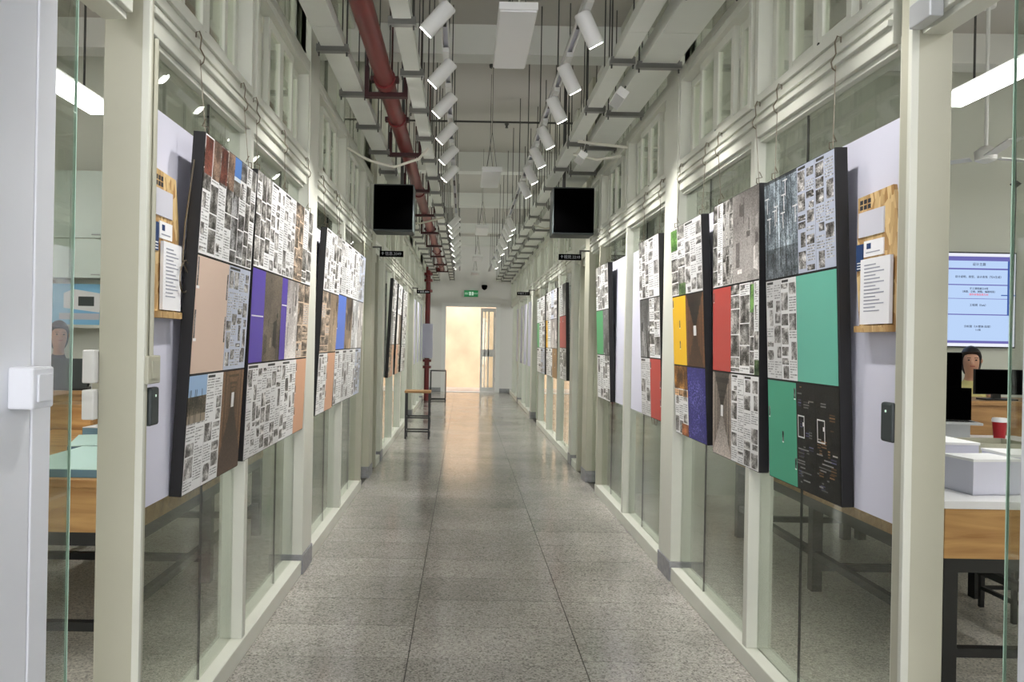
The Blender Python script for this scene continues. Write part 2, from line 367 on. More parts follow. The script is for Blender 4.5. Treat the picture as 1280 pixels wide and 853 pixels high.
# ------------------------------------------------------------------ end wall, door, outdoors
DX0, DX1, DH = -.56, .93, 2.42
ew = empty('wall_end', (0, YE, 0), kind='structure', label='pale grey end wall with an open white door', cat='wall')
ew.location = (0, 0, 0)
m = MB().box(-6.6, DX0, YE, YE+.2, 0, CH).box(DX1, 7.6, YE, YE+.2, 0, CH).box(DX0, DX1, YE, YE+.2, DH, CH); m.build('wall_panel', WALLP, ew)
bb = box('baseboard_end', PLINTH, (DX1+.07, X('R', 0), YE-.015, YE, 0, .12)); tag(bb, 'grey stone baseboard at the foot of the end wall', 'baseboard', kind='structure')
bb2 = box('baseboard_end', PLINTH, (X('L', 0), DX0-.07, YE-.015, YE, 0, .12)); tag(bb2, 'grey stone baseboard behind the metal stool frame', 'baseboard', kind='structure')
ed = empty('door_9', (0, 0, 0), kind='structure', label='open white glazed double door in the end wall, daylight outside', cat='door')
MB().box(DX0-.07, DX0+.05, YE-.04, YE+.1, 0, DH+.06).box(DX1-.05, DX1+.07, YE-.04, YE+.1, 0, DH+.06).box(DX0+.05, DX1-.05, YE-.04, YE+.1, DH-.04, DH+.06).build('door_frame', LAMPW, ed)
lf = empty('door_leaf', (DX1-.05, YE+.12, 0), (0, 0, 0)); lf.parent = ed
lw = .42
M_ = MB().box(-lw, -lw+.06, 0, .04, .02, DH-.06).box(-.06, 0, 0, .04, .02, DH-.06).box(-lw+.06, -.06, 0, .04, .02, .14).box(-lw+.06, -.06, 0, .04, DH-.16, DH-.06).box(-lw+.06, -.06, 0, .04, 1.0, 1.2).box(-.31, -.285, 0, .04, .14, DH-.16).box(-.21, -.175, 0, .04, .14, DH-.16)
bpy.data.objects.remove(lf)
lo = M_.build('door_leaf', LAMPW, ed); lo.location = (DX1-.05, YE+.12, 0)
for (a, b) in ((.14, 1.0), (1.2, DH-.16)):
    for (p, q) in ((-lw+.06, -.31), (-.285, -.21), (-.175, -.06)):
        box('door_pane', WGLASS, (p, q, .015, .022, a, b), lo)
for z in (.3, 1.2, 2.1): MB().tube([(DX1-.05, YE+.06, z), (DX1-.05, YE+.06, z+.12)], .014).build('hinge', SILVER, ed)
ow = box('wall_outdoor', BEIGE, (-9, 10, YE+2.6, YE+2.8, -.2, 5.0)); tag(ow, 'sunlit beige plaster wall outside the end door', 'wall', kind='structure')
og = box('ground_outdoor', CONC, (-9, 10, YE+.2, YE+2.6, -.2, -.02)); tag(og, 'concrete ground strip outside the end door', 'ground', kind='structure')
sl = box('door_sill', LAMPW, (DX0, DX1, YE+.0, YE+.2, -.02, .015), ed)
# outer room walls
for s in 'LR':
    mo = MB(); wb(mo, s, 5.4, 5.6, -3, 8.2, 0, CH); wb(mo, s, 5.4, 5.6, 8.2, YE, 0, .9); wb(mo, s, 5.4, 5.6, 8.2, YE, 3.3, CH)
    for (a, b) in ((8.2, 8.5), (11.2, 11.7), (14.2, 14.7), (17.6, 18.1), (20.9, YE)): wb(mo, s, 5.4, 5.6, a, b, .9, 3.3)
    o = mo.build('wall_outer_'+SIDE[s], ROOMW); tag(o, 'off white outer wall behind the %s glass rooms' % SIDE[s], 'wall', kind='structure')
    c = wb(MB(), s, .14, 5.4, 7.4, 7.52, 0, CH).build('wall_cross_'+SIDE[s], ROOMW); tag(c, 'off white room wall %s' % ('carrying the wall screen' if s == 'R' else 'behind the white wall cabinet'), 'wall', kind='structure')
    n = wb(MB(), s, .14, 5.4, -3.1, -3, 0, CH).build('wall_back_'+SIDE[s], ROOMW); tag(n, 'off white rear wall of the %s room' % SIDE[s], 'wall', kind='structure')

# ------------------------------------------------------------------ printed sheets
RNG = np.random.default_rng(11)
def smooth(h, w, gh, gw):
    g = RNG.random((gh+1, gw+1)); yy = np.linspace(0, gh-1e-6, h); xx = np.linspace(0, gw-1e-6, w)
    y0 = yy.astype(int); x0 = xx.astype(int); fy = (yy-y0)[:, None]; fx = (xx-x0)[None]
    return (g[y0][:, x0]*(1-fy)*(1-fx)+g[y0+1][:, x0]*fy*(1-fx)+g[y0][:, x0+1]*(1-fy)*fx+g[y0+1][:, x0+1]*fy*fx)
def ph(h, w, lo=(.20, .19, .18), hi=(.95, .94, .92), sharp=1.0):
    n = .45*smooth(h, w, 3, 2)+.3*smooth(h, w, max(2, h//5), max(2, w//4))+.25*RNG.random((h, w))
    n = np.clip((n-.5)*1.9*sharp+.5, 0, 1)[..., None]
    return np.array(lo)*(1-n)+np.array(hi)*n
def txt(a, y0, y1, x0, x1, ink=.7, bgc=None):
    for yy in range(y0, y1, 2):
        e = x1 if RNG.random() > .25 else x0+int((x1-x0)*RNG.uniform(.3, .9))
        if e > x0: a[yy, x0:e] = np.clip(ink+RNG.uniform(-.25, .2, (e-x0, 1)), 0, 1)*np.ones(3)
def p_text(h, w, bgc=(.93, .93, .93), imgs=.45, tint=(1, 1, 1), head=True):
    a = np.ones((h, w, 3))*np.array(bgc); y = 2
    if head: a[1:3, 2:max(4, w//2)] = .25
    nc = max(1, w//14); cw = w//nc
    for c in range(nc):
        y = 4; x0, x1 = c*cw+1, (c+1)*cw-1
        while y < h-4:
            hh = int(RNG.integers(3, 16)); y1 = min(h-1, y+hh)
            if RNG.random() < imgs:
                xa = x0+(int(RNG.integers(0, max(1, (x1-x0)//2))) if RNG.random() < .4 else 0)
                a[y:y1, xa:x1] = ph(y1-y, x1-xa, hi=(.9*tint[0], .89*tint[1], .88*tint[2]))
            else: txt(a, y, y1, x0, x1)
            y = y1+int(RNG.integers(1, 4))
    return a
def p_coll(h, w, lo=(.14, .13, .12), hi=(.86, .85, .83), gut=(.95, .95, .95), n=3, white=.35):
    a = np.ones((h, w, 3))*np.array(gut)
    xs = np.linspace(0, w, n+1).astype(int)
    for i in range(n):
        y = 0
        while y < h-2:
            hh = int(RNG.integers(max(4, h//9), max(6, h//3))); y1 = min(h, y+hh); x0, x1 = xs[i], xs[i+1]-1
            if RNG.random() < white:
                txt(a, y+1, y1-1, x0+1, x1-1, .72)
                if RNG.random() < .6 and x1-x0 > 6: a[y+1:(y+y1)//2+1, x0+1:(x0+x1)//2] = ph((y+y1)//2-y, (x0+x1)//2-x0-1)
            else: a[y:y1-1, x0:x1] = ph(max(1, y1-1-y), x1-x0, lo, hi)
            y = y1
    return a
def p_photo(h, w, lo=(.16, .12, .09), hi=(.80, .70, .58), streak=.3):
    lo, hi = np.array(lo), np.array(hi); t = np.linspace(RNG.uniform(.2, .8), RNG.uniform(.3, .9), h)[:, None]*np.ones((1, w))
    t += .35*(smooth(h, w, 3, 3)-.5)
    for k in range(int(RNG.integers(14, 26))):
        x, y = int(RNG.integers(0, w)), int(RNG.integers(0, h)); ww, hh = int(RNG.integers(1, max(2, w//4))), int(RNG.integers(2, max(3, h//3))); sl = RNG.uniform(-.4, .4); v = RNG.uniform(-.45, .45)
        for q in range(ww):
            a, b = int(y+sl*q), int(y+hh-sl*q)
            if x+q < w and b > a: t[max(0, a):max(0, min(h, b)), x+q] += v
    t += RNG.uniform(-.12, .12, (h, w)); t = np.clip(t, 0, 1)[..., None]
    return lo*(1-t)+hi*t
def p_hall(h, w, ceil=(.30, .27, .25), wall=(.62, .57, .53), floor=(.74, .70, .67), cy=.45, cx=.5):
    yy, xx = np.mgrid[0:h, 0:w]; dy = (yy/h-cy); dx = (xx/w-cx); a = np.zeros((h, w, 3)); r = np.maximum(abs(dx)/.5, abs(dy)/.5)
    up = (dy < 0) & (abs(dy) > abs(dx)*1.1); dn = (dy > 0) & (abs(dy) > abs(dx)*1.1)
    a[:] = wall; a[up] = ceil; a[dn] = floor
    a *= (.65+.4*r)[..., None]; a *= (.85+.3*RNG.random((h, w)))[..., None]
    sp = (np.sin(12/(r+.12)) > .55) & ~dn; a[sp] *= .72
    m = r < .14; a[m] = .9
    return np.clip(a, 0, 1)
def p_solid(h, w, c, icons=0, side=None):
    a = np.ones((h, w, 3))*np.array(c)
    for k in range(icons):
        x = int(RNG.choice([1, w-4, w//2])) if side is None else side; y = int(h*(.06+.9*k/max(1, icons))); hh = max(4, h//9)
        a[y:y+hh, x:x+3] = ph(min(hh, h-y), min(3, w-x), (.05, .05, .05), (.6, .6, .6)); a[min(h-1, y+hh):min(h, y+hh+1), x:x+3] = .92
    return a
def p_dark(h, w, cols=True):
    a = np.ones((h, w, 3))*.10+RNG.random((h, w, 1))*.05
    for k in range(16):
        y, x = int(RNG.integers(2, h-6)), int(RNG.integers(1, max(2, w-9))); ww, hh = int(RNG.integers(3, 9)), int(RNG.integers(1, 4))
        c = np.array([(.75, .73, .7), (.6, .45, .3), (.4, .4, .55), (.5, .5, .5)][int(RNG.integers(0, 4))])
        for q in range(0, hh*2, 2): a[min(h-1, y+q), x:x+ww] = c*RNG.uniform(.5, 1)
    y, x = int(h*.3), 2; hh, ww = h//5, max(5, w//3)
    a[y:y+hh, x] = .85; a[y:y+hh, x+ww] = .85; a[y, x:x+ww] = .85; a[y+hh, x:x+ww+1] = .85; a[y+hh//3:y+hh//2, x+ww-2:x+ww] = .9
    for k in range(10):
        y = int(h*.62+k*h*.035); x0 = int(RNG.integers(0, w//2)); a[min(h-1, y), x0:x0+int(RNG.integers(3, w//2+3))] = RNG.uniform(.3, .55)
    return a
def p_render(h, w):
    a = np.ones((h, w, 3))*np.array((.62, .67, .70)); a[:] = ph(h, w, (.34, .38, .41), (.88, .94, .98))
    for k in range(5):
        x = int(RNG.integers(1, w-2)); sl = RNG.uniform(-.12, .12)
        for yy in range(h):
            q = int(x+sl*(h-yy));
            if 0 <= q < w: a[yy, q] *= .5
    a[int(h*.7):] *= .72; a[:2] *= .5
    for k in range(4):
        x = int(RNG.integers(0, w)); y = int(RNG.integers(0, h//2)); a[y:y+h//6, x:x+1] = .95; a[y:y+1, max(0, x-4):x+4] = .9
    return np.clip(a, 0, 1)
def p_sky(h, w):
    a = p_text(h, w, imgs=.3); k = int(h*.42); a[:k] = (.62, .74, .88); a[int(k*.45):k] = ph(k-int(k*.45), w, (.12, .12, .1), (.55, .5, .42)); a[k-int(k*.18):k] = (.62, .57, .5)
    for j in range(5): x = int(RNG.integers(0, w-1)); a[int(k*.3):k, x] = (.16, .15, .12)
    return a
TEAL = (.44, .77, .68); SALMON = (.77, .30, .27); AMBER = (.97, .77, .13); PURP = (.34, .26, .66); PEACH = (.86, .69, .56); TAN = (.87, .77, .70); SKYB = (.35, .49, .85); GRN = (.30, .66, .42); NAVY = (.20, .19, .50)
def over(a, fn):
    fn(a); return a
def make(kind, h, w):
    k = kind
    if k == 'text': return p_text(h, w)
    if k == 'textd': return p_text(h, w, (.86, .86, .86), .6)
    if k == 'textb': return p_text(h, w, (.74, .77, .84), .65)
    if k == 'coll': return p_coll(h, w)
    if k == 'coll2': return p_coll(h, w, n=2, white=.45)
    if k == 'colld': return p_coll(h, w, gut=(.7, .69, .67), white=.2)
    if k == 'collg':
        a = p_coll(h, w, n=2); q = h//3; a[2:q, :w//2-1] = ph(q-2, w//2-1, (.08, .22, .06), (.55, .75, .4)); a[h-q//2:, w//2:] = ph(q//2, w-w//2, (.1, .2, .1), (.5, .6, .4)); return a
    if k == 'brick':
        a = p_coll(h, w, n=2, white=.5); q = h//3; a[1:q, 1:w//2] = ph(q-1, w//2-1, (.2, .1, .08), (.62, .36, .3)); a[:int(h*.34), w-w//2+1:] = ph(int(h*.34), w//2-1, (.24, .18, .15), (.70, .58, .5)); return a
    if k == 'bluesky':
        a = p_coll(h, w, n=2, white=.3, hi=(.78, .78, .79)); q = int(h*.22); a[:q, :w//2] = (.36, .54, .82); a[q-3:q, :w//2] = (.85, .9, .95); a[q:int(h*.36), :w//2] = ph(int(h*.36)-q, w//2, (.35, .33, .3), (.75, .74, .72)); return a
    if k == 'brown': return p_photo(h, w)
    if k == 'brownd': return p_photo(h, w, (.10, .07, .05), (.62, .46, .33))
    if k == 'grayp': return p_photo(h, w, (.36, .34, .33), (.97, .95, .93), .15)
    if k == 'bwp': return p_photo(h, w, (.10, .10, .10), (.98, .98, .98), .2)
    if k == 'tanpage':
        a = p_coll(h, w, hi=(.85, .76, .67), n=2, white=.1, gut=(.85, .75, .65)); return a
    if k == 'hall': return p_hall(h, w)
    if k == 'halld': return p_hall(h, w, (.16, .10, .06), (.46, .30, .18), (.30, .2, .13), .5)
    if k == 'hallb': return p_hall(h, w, (.55, .42, .3), (.50, .38, .28), (.30, .24, .2), .28)
    if k == 'render': return p_render(h, w)
    if k == 'dark': return p_dark(h, w)
    if k == 'sky': return p_sky(h, w)
    if k == 'mint': return p_solid(h, w, TEAL)
    if k == 'minti': return p_solid(h, w, (.32, .68, .55), 4)
    if k == 'red': return p_solid(h, w, SALMON, 1, 1)
    if k == 'redi': return p_solid(h, w, SALMON, 3)
    if k == 'amber': return p_solid(h, w, AMBER, 3)
    if k == 'purple':
        a = p_solid(h, w, PURP); q = w//3; a[:, q:w-q//2-2] = p_photo(h, w-q//2-2-q, (.12, .1, .09), (.66, .6, .52)); a[h//2, 2:q-2] = .9; a[h//3, w-q//2:] = .9; return a
    if k == 'navy':
        a = p_solid(h, w, NAVY); n = ph(h, w, (.12, .1, .36), (.55, .55, .9)); mk = RNG.random((h, w)) > .72; a[mk] = n[mk]; return a
    if k == 'peach': return p_solid(h, w, (.86, .66, .53), 3, 1)
    if k == 'tani':
        a = p_solid(h, w, TAN); 
        for y0 in (.02, .46): 
            y = int(h*y0); a[y:y+h//4, 1:4] = ph(h//4, 3, (.04, .04, .04), (.8, .8, .8)); a[y+h//4:y+h//4+2, 1:7] = .97
        for y0 in (.1, .5): y = int(h*y0); a[y:y+h//4, w-4:w-1] = ph(h//4, 3, (.04, .04, .04), (.7, .7, .7))
        return a
    if k == 'blue': return p_solid(h, w, SKYB, 2, 1)
    if k == 'green': return p_solid(h, w, GRN)
    if k == 'orange':
        a = p_text(h, w); q = h//3; a[:q] = ph(q, w, (.25, .13, .03), (.85, .62, .32)); a[h-q//2:, w//2:] = ph(q//2, w-w//2, (.4, .2, .1), (.9, .6, .4)); a[q+1:q+q//3] = a[q+1:q+q//3]*(1, .8, .6); return a
    if k == 'silver': return p_solid(h, w, (.8, .79, .78))
    if k == 'pale': return p_text(h, w, (.9, .92, .92), .3)
    if k == 'tan2': return p_solid(h, w, (.62, .48, .30), 2)
    raise KeyError(k)
def sheet(parent, x0, x1, z0, z1, kind, cell):
    nw, nh = max(6, int((x1-x0)/cell)), max(8, int((z1-z0)/cell))
    a = np.clip(make(kind, nh, nw), 0, 1); a = a[::-1]
    a = np.where(a <= .04045, a/12.92, ((a+.055)/1.055)**2.4)*.92
    xs = np.linspace(x0, x1, nw+1); zs = np.linspace(z0, z1, nh+1)
    V = np.zeros((nh+1, nw+1, 3)); V[..., 0] = xs[None]; V[..., 2] = zs[:, None]; V[..., 1] = -.0015
    i = np.arange((nh+1)*(nw+1)).reshape(nh+1, nw+1)
    F = np.stack([i[:-1, :-1], i[:-1, 1:], i[1:, 1:], i[1:, :-1]], -1).reshape(-1, 4)
    me = bpy.data.meshes.new('printed_sheet'); n = len(F)
    me.vertices.add(V.size//3); me.vertices.foreach_set('co', V.ravel())
    me.loops.add(n*4); me.loops.foreach_set('vertex_index', F.ravel().astype(np.int32)); me.polygons.add(n); me.polygons.foreach_set('loop_start', np.arange(0, n*4, 4, dtype=np.int32))
    me.update(calc_edges=True)
    at = me.attributes.new('print', 'FLOAT_COLOR', 'FACE'); c = np.ones((n, 4), np.float32); c[:, :3] = a.reshape(-1, 3); at.data.foreach_set('color', c.ravel())
    me.materials.append(PRINT)
    o = bpy.data.objects.new('printed_sheet', me); COL.objects.link(o); o.parent = parent; return o
def board(s, y0, y1, zb, zt, xb, xt, rows, label, cell=.006, th=.042, coil=False):
    H = math.hypot(zt-zb, xt-xb); lean = math.asin(abs(xt-xb)/H); Wd = y1-y0
    left = y1 if s == 'R' else y0
    b = empty('display_board', (xb, left, zb), (lean, 0, -PI/2 if s == 'R' else PI/2), label=label, cat='display board', group=None)
    box('board_box', BLACK, (0, Wd, 0, th, 0, H), b, bevel=.002)
    n = len(rows); g = .008; hh = (H-.008-g*(n-1))/n
    for r, row in enumerate(rows):
        z1 = H-.004-r*(hh+g); z0 = z1-hh; x = .004; tot = sum(f for f, _ in row)
        for f, k in row:
            w = (Wd-.008)*f/tot; sheet(b, x+.0006, x+w-.0006, z0, z1, k, cell); x += w
    # hooks and wires to the transom
    for fx in (.06, Wd-.06) if Wd < .9 else (.06, Wd/2-.03, Wd-.06):
        dy = math.sin(lean)*H
        hk = MB(); zc = H
        # local: +y into wall ; wire rises from the box top back to the transom trim
        back = th+.012
        top = (WB-.01-zb)
        wy = (abs(X(s, -.012)-xb))*(1 if abs(X(s, -.012)) > abs(xb) else -1)
        # world-vertical wire expressed in the leaning frame
        def loc(d, h): # d into wall from xb, h above zb (world) -> local
            return (fx, d*math.cos(lean)+h*math.sin(lean), -d*math.sin(lean)+h*math.cos(lean))
        d0 = -(abs(xt-xb))+.02
        p0 = loc(d0, zt-zb+.0); p1 = loc(wy, top-.09)
        MB().tube([p0, p1], .0016, 5).build('hanging_wire', WIRE, b)
        MB().tube([loc(wy, top-.11), loc(wy-.012, top-.10), loc(wy-.016, top-.08), loc(wy, top-.05), loc(wy-.004, top-.01), loc(wy+.004, top+.012), loc(wy+.016, top+.008), loc(wy+.016, top-.01)], .0026, 5).build('hook', WIRE, b)
        MB().tube([loc(d0, zt-zb+.06), loc(d0+.012, zt-zb+.035), loc(d0-.012, zt-zb+.03), loc(d0-.012, zt-zb+.01), loc(d0+.004, zt-zb)], .0024, 5).build('hook', WIRE, b)
    if coil:
        pts = [(-.02+.045*math.cos(t), .03, H*.60+.055*math.sin(t)) for t in [i*PI/10 for i in range(23)]]
        MB().tube([loc(0, zt-zb)[:0] or (-.005, .03, H*.92), (-.035, .035, H*.74), (-.05, .03, H*.64)]+pts, .0028, 5).build('wire_coil', WIRE, b)
    if coil and s == 'R':
        for q in (-1, 1):
            MB().tube([(Wd*.5+q*.04*(1-math.cos(t)), .02, -.05*math.sin(t)) for t in [i*PI/8 for i in range(13)]], .0022, 5).build('wire_loop', WIRE, b)
    return b
RX = 1.295; LX = -.975
BOARDS = [
 ('R', 2.611, 3.229, .904, 2.130, RX, 1.25, [[(1, 'render'), (1.1, 'render'), (1, 'textb'), (1, 'textb')], [(1, 'textd'), (1, 'text'), (2.2, 'mint')], [(1.7, 'minti'), (1, 'dark'), (1.1, 'dark')]], 'black-edged display board with mint green and black panels below blue renderings', .005),
 ('R', 3.342, 3.966, .895, 2.160, RX, 1.275, [[(1, 'coll2'), (1, 'colld'), (2.2, 'grayp')], [(1.5, 'red'), (1.4, 'coll2'), (.6, 'collg')], [(1.5, 'hall'), (.9, 'text'), (1, 'text')]], 'black-edged display board with one large red panel over a corridor photo', .005),
 ('R', 4.053, 4.655, .917, 2.141, RX, 1.24, [[(1, 'collg'), (1.1, 'textd')], [(1, 'amber'), (1.2, 'halld')], [(1, 'orange'), (1.2, 'navy')]], 'black-edged display board with yellow panel above orange and purple pages', .006),
 ('R', 4.985, 5.551, .942, 2.170, RX, 1.25, [[(1, 'coll'), (1, 'text')], [(1, 'bwp'), (1, 'coll2')], [(1, 'textd'), (1.05, 'redi')]], 'black-edged display board with a red page in its bottom corner', .007),
 ('R', 6.743, 7.36, .93, 2.16, RX, 1.25, [[(1, 'coll'), (1, 'coll2')], [(1.2, 'green'), (1, 'bwp')], [(1, 'text'), (1, 'coll')]], 'black-edged display board with a green page beside a white foam board', .009),
 ('R', 9.644, 10.28, .96, 2.20, RX, 1.265, [[(1, 'text'), (1, 'bwp')], [(1, 'red'), (1, 'red')], [(1, 'coll'), (1, 'textd')]], 'far display board with red middle row beyond the second doorway', .012),
 ('R', 10.61, 12.0, .935, 2.20, RX, 1.27, [[(1, 'textd'), (1, 'textd'), (1, 'textb'), (1, 'textd')], [(.6, 'amber'), (1, 'text'), (2, 'grayp')], [(1, 'text'), (1, 'text'), (1.4, 'tan2')]], 'far wide display board with a brown page in its bottom row', .014),
 ('R', 12.216, 13.5, .925, 2.19, RX, 1.275, [[(1, 'pale'), (1, 'text')], [(1, 'green'), (1.2, 'pale'), (1, 'text')], [(1, 'text'), (1, 'textb')]], 'farthest wide display board with pale green middle pages', .016),
 ('L', 2.670, 3.339, .885, 2.160, LX, -.912, [[(1, 'brick'), (1, 'brick'), (1, 'bluesky'), (.8, 'coll2')], [(1.35, 'tani'), (1.1, 'textb')], [(1, 'sky'), (1, 'text'), (1.5, 'hallb')]], 'black-edged display board with a plain beige panel in its middle row', .005),
 ('L', 3.414, 4.68, .892, 2.196, LX, -.93, [[(1, 'coll'), (1, 'text'), (1, 'textd'), (.8, 'tanpage'), (1, 'coll2')], [(2, 'purple'), (.8, 'grayp'), (.9, 'tanpage')], [(1.1, 'textd'), (1, 'textd'), (1.1, 'text'), (.9, 'peach')]], 'wide display board with purple pages in its middle row', .006),
 ('L', 5.062, 5.702, .93, 2.18, LX, -.915, [[(1, 'text'), (1, 'coll')], [(1, 'tanpage'), (1, 'brown')], [(1, 'text'), (1, 'peach')]], 'black-edged display board with brown photos over a peach page', .007),
 ('L', 5.727, 7.156, .94, 2.20, LX, -.93, [[(1, 'textd'), (1, 'text'), (1, 'text'), (1, 'textb')], [(1.1, 'blue'), (1, 'brown'), (1, 'bwp'), (.8, 'grayp')], [(1, 'text'), (1, 'textd'), (1, 'text'), (1, 'textb')]], 'wide display board with a bright blue page in its middle row', .008),
 ('L', 9.892, 10.497, .945, 2.234, LX, -.921, [[(1, 'text'), (1, 'coll')], [(1, 'bwp'), (1, 'text')], [(1, 'tanpage'), (1, 'peach')]], 'far display board beside the pale green door, first of three', .012),
 ('L', 10.858, 11.5, .945, 2.232, LX, -.93, [[(1, 'text'), (1, 'coll')], [(1, 'grayp'), (1, 'brown')], [(1, 'peach'), (1, 'tanpage')]], 'far display board, second past the pale green door', .013),
 ('L', 11.812, 12.594, .943, 2.215, LX, -.94, [[(1, 'text'), (1, 'text')], [(1, 'textd'), (1, 'coll')], [(1, 'text'), (1, 'textd')]], 'far display board, third past the pale green door', .014),
]
for i, (s, y0, y1, zb, zt, xb, xt, rows, lab, cell) in enumerate(BOARDS):
    board(s, y0, y1, zb, zt, xb, xt, rows, lab, cell, coil=(i in (3, 8)))
# white foam boards fixed on the glass behind them
FOAMS = [('R', 2.31, 3.44, .905, 2.165, 'tall white foam board on the glass behind the mint green display'), ('R', 3.53, 4.67, .905, 2.17, 'white foam board on the glass behind the red panel display'), ('R', 5.0, 6.12, .93, 2.17, 'white foam board on glass behind the display with the red corner page'), ('R', 6.26, 7.33, .93, 2.18, 'white foam board beside the display with a green page'),
         ('L', 2.38, 2.86, .89, 2.19, 'narrow white foam board hung beside the beige panel display'), ('L', 2.87, 3.44, .89, 2.19, 'white foam board on glass behind the beige panel display'), ('L', 3.53, 4.67, .9, 2.2, 'white foam board on glass behind the purple display'), ('L', 5.0, 6.12, .93, 2.2, 'white foam board on glass behind the brown photo display')]
for (s, a, b, z0, z1, lab) in FOAMS:
    tag(wb(MB(), s, .0515, .0575, a, b, z0, z1).build('foam_board', FOAM), lab, 'foam board')
for s in 'LR':
    for k, (a, b) in enumerate(((15.0, 15.8), (16.1, 16.9), (17.1, 17.9), (18.5, 19.2))):
        tag(wb(MB(), s, .03, .045, a, b, .95, 2.25).build('foam_board', FOAM), '%s blank white foam board past the far room sign on the %s side' % (('first', 'second', 'third', 'fourth')[k], 'red riser pipe' if s == 'L' else 'broad tray'), 'foam board', 'blank white boards near the end wall, %s side' % ('red pipe' if s == 'L' else 'end door'))

# ------------------------------------------------------------------ OSB notice boards
def notice(s, y0, y1, z0, z1, lab):
    # local frame: x viewer right, y into wall, z up
    Wd = y1-y0; left = y1 if s == 'R' else y0
    e = empty('notice_board', (X(s, .026), left, z0), (0, 0, -PI/2 if s == 'R' else PI/2), label=lab, cat='notice board')
    H = z1-z0
    if s == 'R': prof = [(0.02*Wd/.2, .0), (Wd, 0), (Wd, H*.7), (Wd*.86, H), (0, H*.985), (0, H*.42)]
    else: prof = [(0, 0), (Wd*.96, 0), (Wd, H*.62), (Wd*.84, H*.985), (0.02, H)]
    MB().prism([(a, b) for a, b in prof], 1, 0, .012).build('chipboard_panel', OSB, e)
    fl_ = lambda n, m, a, b, c, d, t=.004: box(n, m, (a*Wd, b*Wd, -t, 0, c*H, d*H), e)
    fl_('blank_sheet', PAPERG, .05, .68, .69, .87)
    p = fl_('title_card', PAPER, .2, .68, .54, .655); box('logo', BLUE, (.28*Wd, .38*Wd, -.0052, -.004, .595*H, .635*H), p); box('text_line', INKL, (.26*Wd, .60*Wd, -.0048, -.004, .565*H, .573*H), p)
    fl_('blue_label', BLUE, .0, .17, .45, .64)
    for k in range(3): box('label_mark', PAPER, (.04*Wd, .13*Wd, -.0052, -.004, (.46+.02*k)*H, (.468+.02*k)*H), e)
    q = box('document_sheet', PAPER, (.22*Wd, .93*Wd, -.016, -.005, .055*H, .52*H), e)
    for k in range(14):
        box('text_line', INKL, (.32*Wd, (.6+.2*((k*7) % 3)/2)*Wd, -.0168, -.016, (.47-.025*k)*H, (.478-.025*k)*H), q)
    g = MB()
    for i in range(3):
        for j in range(2): g.box((.06+.1*i)*Wd, (.13+.1*i)*Wd, -.001, 0, (.89+.04*j)*H, (.92+.04*j)*H)
    g.build('emblem_print', INK, e)
    box('ledge', OSB, (.1*Wd, .95*Wd, -.02, 0, -.0*H, .045*H), e)
    return e
notice('R', 2.33, 2.575, 1.50, 1.955, 'chipboard notice panel with paper sheets by the mint green display')
notice('L', 2.44, 2.66, 1.505, 1.985, 'chipboard notice panel with paper sheets by the beige panel display')

# small boxes on the near posts
def access(s, y, lab):
    o = wb(MB(), s, -.005, .019, y, y+.065, 1.165, 1.285).build('access_reader', DGREY, bevel=.008); tag(o, lab, 'access reader')
    wb(MB(), s, -.0065, -.005, y+.03, y+.036, 1.255, 1.262).build('status_light', EXITW, o); return o
access('R', 2.295, 'dark grey door access reader beside the mint green display'); access('L', 2.375, 'dark grey door access reader below the white junction box')
jb = wb(MB(), 'L', -.014, .02, 2.325, 2.42, 1.298, 1.385).build('junction_box', CREAM, bevel=.004); tag(jb, 'cream junction box on the post above a dark reader', 'junction box')
wb(MB(), 'L', -.018, -.014, 2.35, 2.40, 1.315, 1.37).build('cover', CREAM, jb)
MB().tube([(X('L', -.004), 2.365, 1.385), (X('L', -.004), 2.365, 2.36)], .008, 6).build('conduit', CREAM, jb)
sw = wb(MB(), 'L', -.055, 0, 1.63, 1.715, 1.285, 1.375).build('switch_box', NEARW, bevel=.005); tag(sw, 'white surface mounted switch box on the near wall', 'switch')
wb(MB(), 'L', -.06, -.055, 1.645, 1.70, 1.30, 1.36).build('rocker', NEARW, sw, bevel=.002)
box('rocker', NEARW, (X('L', -.05), X('L', -.015), 1.715, 1.72, 1.305, 1.355), sw)
dc = MB().box(X('R', -.03), X('R', .010), 2.10, 2.2, 2.362, 2.43).build('door_lock_box', SILVER, bevel=.004); tag(dc, 'grey magnetic lock box under the door header', 'door lock')
for (a, b) in ((1.30, 1.40), (1.19, 1.28)):
    o = box('lock_plate', LAMPW, (X('L', .138), X('L', .175), 2.30, 2.35, a, b), bevel=.004); tag(o, 'white lock plate on the back of the doorway post, %s' % ('upper one' if a > 1.25 else 'lower one'), 'lock plate')

